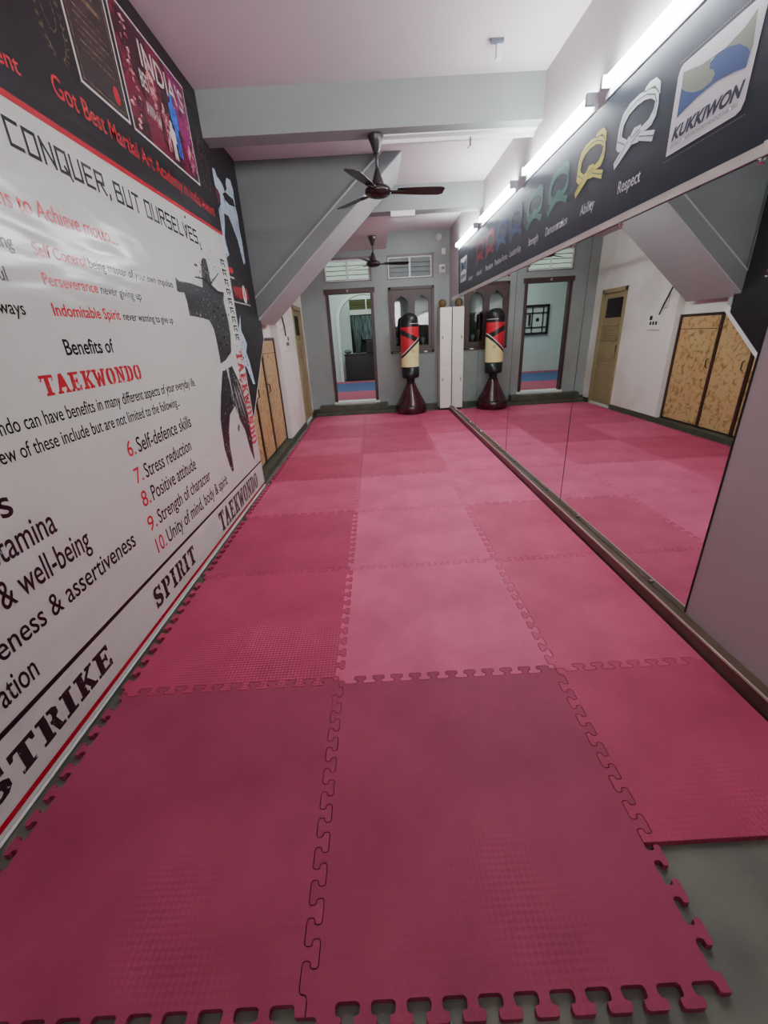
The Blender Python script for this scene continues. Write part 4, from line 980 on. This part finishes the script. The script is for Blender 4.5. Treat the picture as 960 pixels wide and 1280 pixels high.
# conduit along the beam, ceiling hook box etc.
t = thing('beam_conduit', 'white cable conduit along the lower rear edge of the first beam', 'conduit', (1.1, 4.12, 3.0))
b = B(); box(b, .40, RW, 4.10, 4.135, 3.005, 3.035, .003); box(b, .40, RW, 4.02, 4.10, 3.030, 3.041, .002); rel(obj('conduit_channel', b, 'conduit', t), t)
b = B(); tube(b, [(1.19, 4.10, 3.02), (1.19, 4.10, 2.96), (1.17, 4.10, 2.945)], .007); rel(obj('hook', b, 'fan', t), t)
t = thing('ceiling_box', 'small white plastic box hanging crooked from the front ceiling', 'ceiling box', (1.25, 3.5, Z1))
b = B(); box(b, 1.235, 1.275, 3.49, 3.53, Z1-.095, Z1-.01, .004); rel(obj('box_body', b, 'plastic_white', t), t)
b = B(); box(b, 1.19, 1.28, 3.47, 3.50, Z1-.022, Z1+.0, .002); rel(obj('mount_plate', b, 'k_crease', t), t)
b = B(); box(b, .56, .87, 5.875, 5.935, 2.868, 2.9295, .004); o = obj('terminal_box', b, 'plastic_white')
tag(o, 'white rectangular terminal box under the second beam', 'junction box')
# lamp socket, camera, switch on the back wall
t = thing('security_camera', 'small white round camera on the rear wall above the belt banner end', 'camera', (1.60, BK, 2.58))
b = B(); box(b, 1.55, 1.66, BK-.02, BK, 2.51, 2.64, .01); rel(obj('camera_base', b, 'plastic_white', t), t)
b = B(); lathe(b, [(.045, 0), (.05, .02), (.045, .05), (.02, .06)], (1.605, BK-.02, 2.575), 20, axis='y')
for v in b.verts: v.co.y = 2*(BK-.02)-v.co.y
rel(obj('camera_body', b, 'plastic_white', t, True), t)
b = B(); lathe(b, [(.028, 0), (.026, .008)], (1.605, BK-.078, 2.575), 16, axis='y')
for v in b.verts: v.co.y = 2*(BK-.078)-v.co.y
rel(obj('camera_lens', b, 'plastic_dark', t), t)
b = B(); lathe(b, [(.06, 0), (.058, .02), (.035, .03), (.03, .06)], (1.54, BK, 3.08), 20, axis='y')
for v in b.verts: v.co.y = 2*BK-v.co.y
tag(obj('lamp_socket', b, 'plastic_white', smooth=True), 'round white lamp holder high on the rear wall near the ceiling', 'lamp holder')
b = B(); box(b, 1.595, 1.665, BK-.015, BK, 2.80, 2.90, .003); tag(obj('wall_switch', b, 'plastic_white'), 'small pale switch plate between the lamp holder and the camera', 'switch')

# ---------------------------------------------------------------- ceiling fans
def fan(loc, label, rods, angs, canopy_h=.13, R0=.60):
    t = thing('ceiling_fan', label, 'fan', loc, 'dark brown ceiling fans')
    b = B(); lathe(b, [(.065, 0), (.068, -.012), (.05, -.05), (.024, -canopy_h+.01), (.018, -canopy_h)], (0, 0, 0), 28); obj('canopy', b, 'fan', t, True)
    z = -rods
    b = B(); lathe(b, [(.0115, -.02), (.0115, z+.1)], (0, 0, 0), 14); obj('down_rod', b, 'fan', t, True)
    b = B(); lathe(b, [(.016, z+.155), (.022, z+.14), (.055, z+.05), (.062, z+.03)], (0, 0, 0), 28); obj('lower_canopy', b, 'fan', t, True)
    b = B(); lathe(b, [(.05, z+.045), (.085, z+.03), (.115, z+.008), (.118, z-.018), (.095, z-.038), (.055, z-.05), (.02, z-.054)], (0, 0, 0), 36); obj('motor', b, 'fan_hub', t, True)
    for a in angs:
        b = B(); n = 12; top = []; bot = []
        for i in range(n+1):
            s = i/n; r = .17+(R0-.17)*s; wd = .045+.022*math.sin(min(1, s*1.2)*PI/2) if s < .97 else .045
            for sg, L in ((-1, bot), (1, top)):
                L.append((r, sg*wd, 0))
        V = [b.verts.new(q) for q in bot]; W = [b.verts.new(q) for q in top]
        V2_ = [b.verts.new((q[0], q[1], q[2]+.003)) for q in bot]; W2_ = [b.verts.new((q[0], q[1], q[2]+.003)) for q in top]
        for i in range(n):
            b.faces.new([V[i], V[i+1], W[i+1], W[i]]); b.faces.new([V2_[i], W2_[i], W2_[i+1], V2_[i+1]])
            b.faces.new([V[i], V2_[i], V2_[i+1], V[i+1]]); b.faces.new([W[i], W[i+1], W2_[i+1], W2_[i]])
        b.faces.new([V[-1], V2_[-1], W2_[-1], W[-1]]); b.faces.new([V[0], W[0], W2_[0], V2_[0]])
        bmesh.ops.recalc_face_normals(b, faces=b.faces[:])
        bl = obj('blade', b, 'fan', t); bl.location = (0, 0, z-.006); bl.rotation_euler = (Matrix.Rotation(a, 3, 'Z') @ Matrix.Rotation(math.radians(-11), 3, 'X')).to_euler()
        b = B(); box(b, .09, .24, -.022, .022, -.012, -.002, .003); ir = obj('blade_iron', b, 'fan_hub', bl)
    return t
fan((.365, 4.02, 3.04), 'nearer dark brown ceiling fan hanging below the first beam', .385, [math.radians(a) for a in (8, 128, 248)])
fan((.315, 7.30, 2.94), 'farther dark brown ceiling fan hanging before the rear ventilators', .375, [math.radians(a) for a in (12, 132, 252)])

# ---------------------------------------------------------------- punching bag
t = thing('punching_bag', 'freestanding red, black and cream punching bag on a maroon base', 'punching bag', (.93, 7.98, 0))
b = B(); lathe(b, [(.27, .0235), (.295, .032), (.302, .06), (.300, .15), (.288, .195), (.262, .24), (.195, .36), (.135, .48), (.098, .56), (.085, .60)], (0, 0, 0), 48); obj('base', b, 'bag_base', t, True)
b = B(); lathe(b, [(.30, .172), (.3035, .176), (.3035, .186), (.29, .192)], (0, 0, 0), 48); obj('base_seam', b, 'bag_black', t, True)
b = B(); lathe(b, [(.08, .58), (.075, .62), (.085, .68), (.10, .70)], (0, 0, 0), 32); obj('neck', b, 'bag_black', t, True)
b = B(); lathe(b, [(.09, .69), (.15, .695), (.163, .715), (.168, .74), (.168, .90)], (0, 0, 0), 48); obj('lower_cup', b, 'bag_black', t, True)
b = B(); n, mrow = 96, 130; rings = []
def rad(z):
    s = (z-.90)/.93
    r = .170+.004*math.sin(s*PI)
    if z > 1.70: r *= math.sqrt(max(0, 1-((z-1.70)/.14)**2))*.985
    return max(r, .004)
for j in range(mrow+1):
    z = .90+.935*j/mrow; rings.append([b.verts.new((rad(z)*math.cos(2*PI*k/n), rad(z)*math.sin(2*PI*k/n), z)) for k in range(n)])
for j in range(mrow):
    for k in range(n):
        f = b.faces.new([rings[j][k], rings[j][(k+1) % n], rings[j+1][(k+1) % n], rings[j+1][k]])
        z = .90+.935*(j+.5)/mrow; th = 2*PI*(k+.5)/n-1.5*PI   # 0 at front (-y), + to the right
        while th > PI: th -= 2*PI
        while th < -PI: th += 2*PI
        line = 1.255+.155*math.sin(max(-PI/2, min(PI/2, th))) if abs(th) < PI/2 else 1.255+.155*(1 if th > 0 else -1)*math.cos(abs(th)-PI/2)
        st2 = 1.435-.085*math.sin(th)
        if z > 1.60: mi = 2 if 1.645 < z < 1.655 and th > 0 else 0
        elif z > line+.012: mi = 0 if abs(z-st2) < .045 and th < .9 else 1
        elif z > line-.004: mi = 2
        elif z > line-.055: mi = 0
        else: mi = 3
        f.material_index = mi
b.faces.new(rings[-1])
obj('padded_cover', b, ['bag_black', 'bag_red', 'bag_white', 'bag_cream'], t, True)
b = B()
for k in range(2):
    a = math.radians(-78+k*10); x, y = .1755*math.cos(a), .1755*math.sin(a)
    tube(b, [(x-.015, y, 1.215), (x+.012, y-.0, 1.15)], .004, 6)
obj('claw_mark', b, 'bag_black', t)

# ---------------------------------------------------------------- locker in the corner and ball on top
t = thing('corner_locker', 'narrow white laminate locker in the corner beside the mirror', 'locker', (1.62, 8.2, 0))
b = B(); box(b, 1.515, 1.735, 8.03, 8.37, .06, 1.90, .004); rel(obj('locker_body', b, 'locker', t), t)
for (z0, z1, hz) in [(.075, .885, .62), (.895, 1.89, 1.38)]:
    b = B(); box(b, 1.52, 1.73, 8.015, 8.03, z0, z1, .003); d = rel(obj('locker_door', b, 'locker', t), t)
    b = B(); box(b, 1.553, 1.567, 8.0, 8.016, hz-.03, hz+.03, .003); obj('door_pull', b, 'fan', d)
b = B(); box(b, 1.53, 1.72, 8.08, 8.36, 0, .06); rel(obj('plinth', b, 'black', t), t)
b = B(); sphere(b, (1.585, 8.2, 1.975), .075, (1, 1, 1.0), 24, 16); tag(obj('leather_ball', b, 'ball', smooth=True), 'brown leather ball resting on top of the white locker', 'ball')

# ---------------------------------------------------------------- lights, world, camera
def area(name, loc, size, power, col, rot):
    l = bpy.data.lights.new(name, 'AREA'); l.shape = 'RECTANGLE'; l.size, l.size_y = size; l.energy = power; l.color = col
    o = bpy.data.objects.new(name, l); C.objects.link(o); o.location = loc; o.rotation_euler = rot; return o
FILL = area('hall_fill_light', (.3, NEAR+.15, 2.45), (2.4, 1.3), 48, (1, .98, .98), (math.radians(112), 0, 0)); FILL.data.spread = math.radians(100)  # added fill behind the camera; the hall itself is lit by the tubes
area('far_room_lamp', (0, 11, 3.4), (2.5, 2.5), 42, (.92, 1, .97), (0, 0, 0))
area('far_niche_lamp', (0, 13.6, 3.4), (.8, .5), 7, (.95, 1, .95), (0, 0, 0))
w = bpy.data.worlds.new('dim_world'); bpy.context.scene.world = w; w.use_nodes = True
w.node_tree.nodes['Background'].inputs['Color'].default_value = (.6, .6, .65, 1); w.node_tree.nodes['Background'].inputs['Strength'].default_value = .1
cam = bpy.data.cameras.new('camera'); co = bpy.data.objects.new('camera', cam); C.objects.link(co)
cam.sensor_fit = 'HORIZONTAL'; cam.sensor_width = 36; cam.lens = 513.43/960*36; cam.clip_start = .02
right = Vector((.998356, -.023426, -.052306)); up = Vector((.057304, .392851, .917815)); fw = Vector((.000952, .919304, -.393548))
mw = Matrix((( right.x, up.x, -fw.x, .2506), (right.y, up.y, -fw.y, -.4408), (right.z, up.z, -fw.z, 1.4724), (0, 0, 0, 1)))
co.matrix_world = mw
s = bpy.context.scene; s.camera = co
s.view_settings.view_transform = 'AgX'; s.view_settings.look = 'None'; s.view_settings.exposure = 1.08; s.view_settings.gamma = 1
s.cycles.max_bounces = 10; s.cycles.diffuse_bounces = 6; s.cycles.glossy_bounces = 5
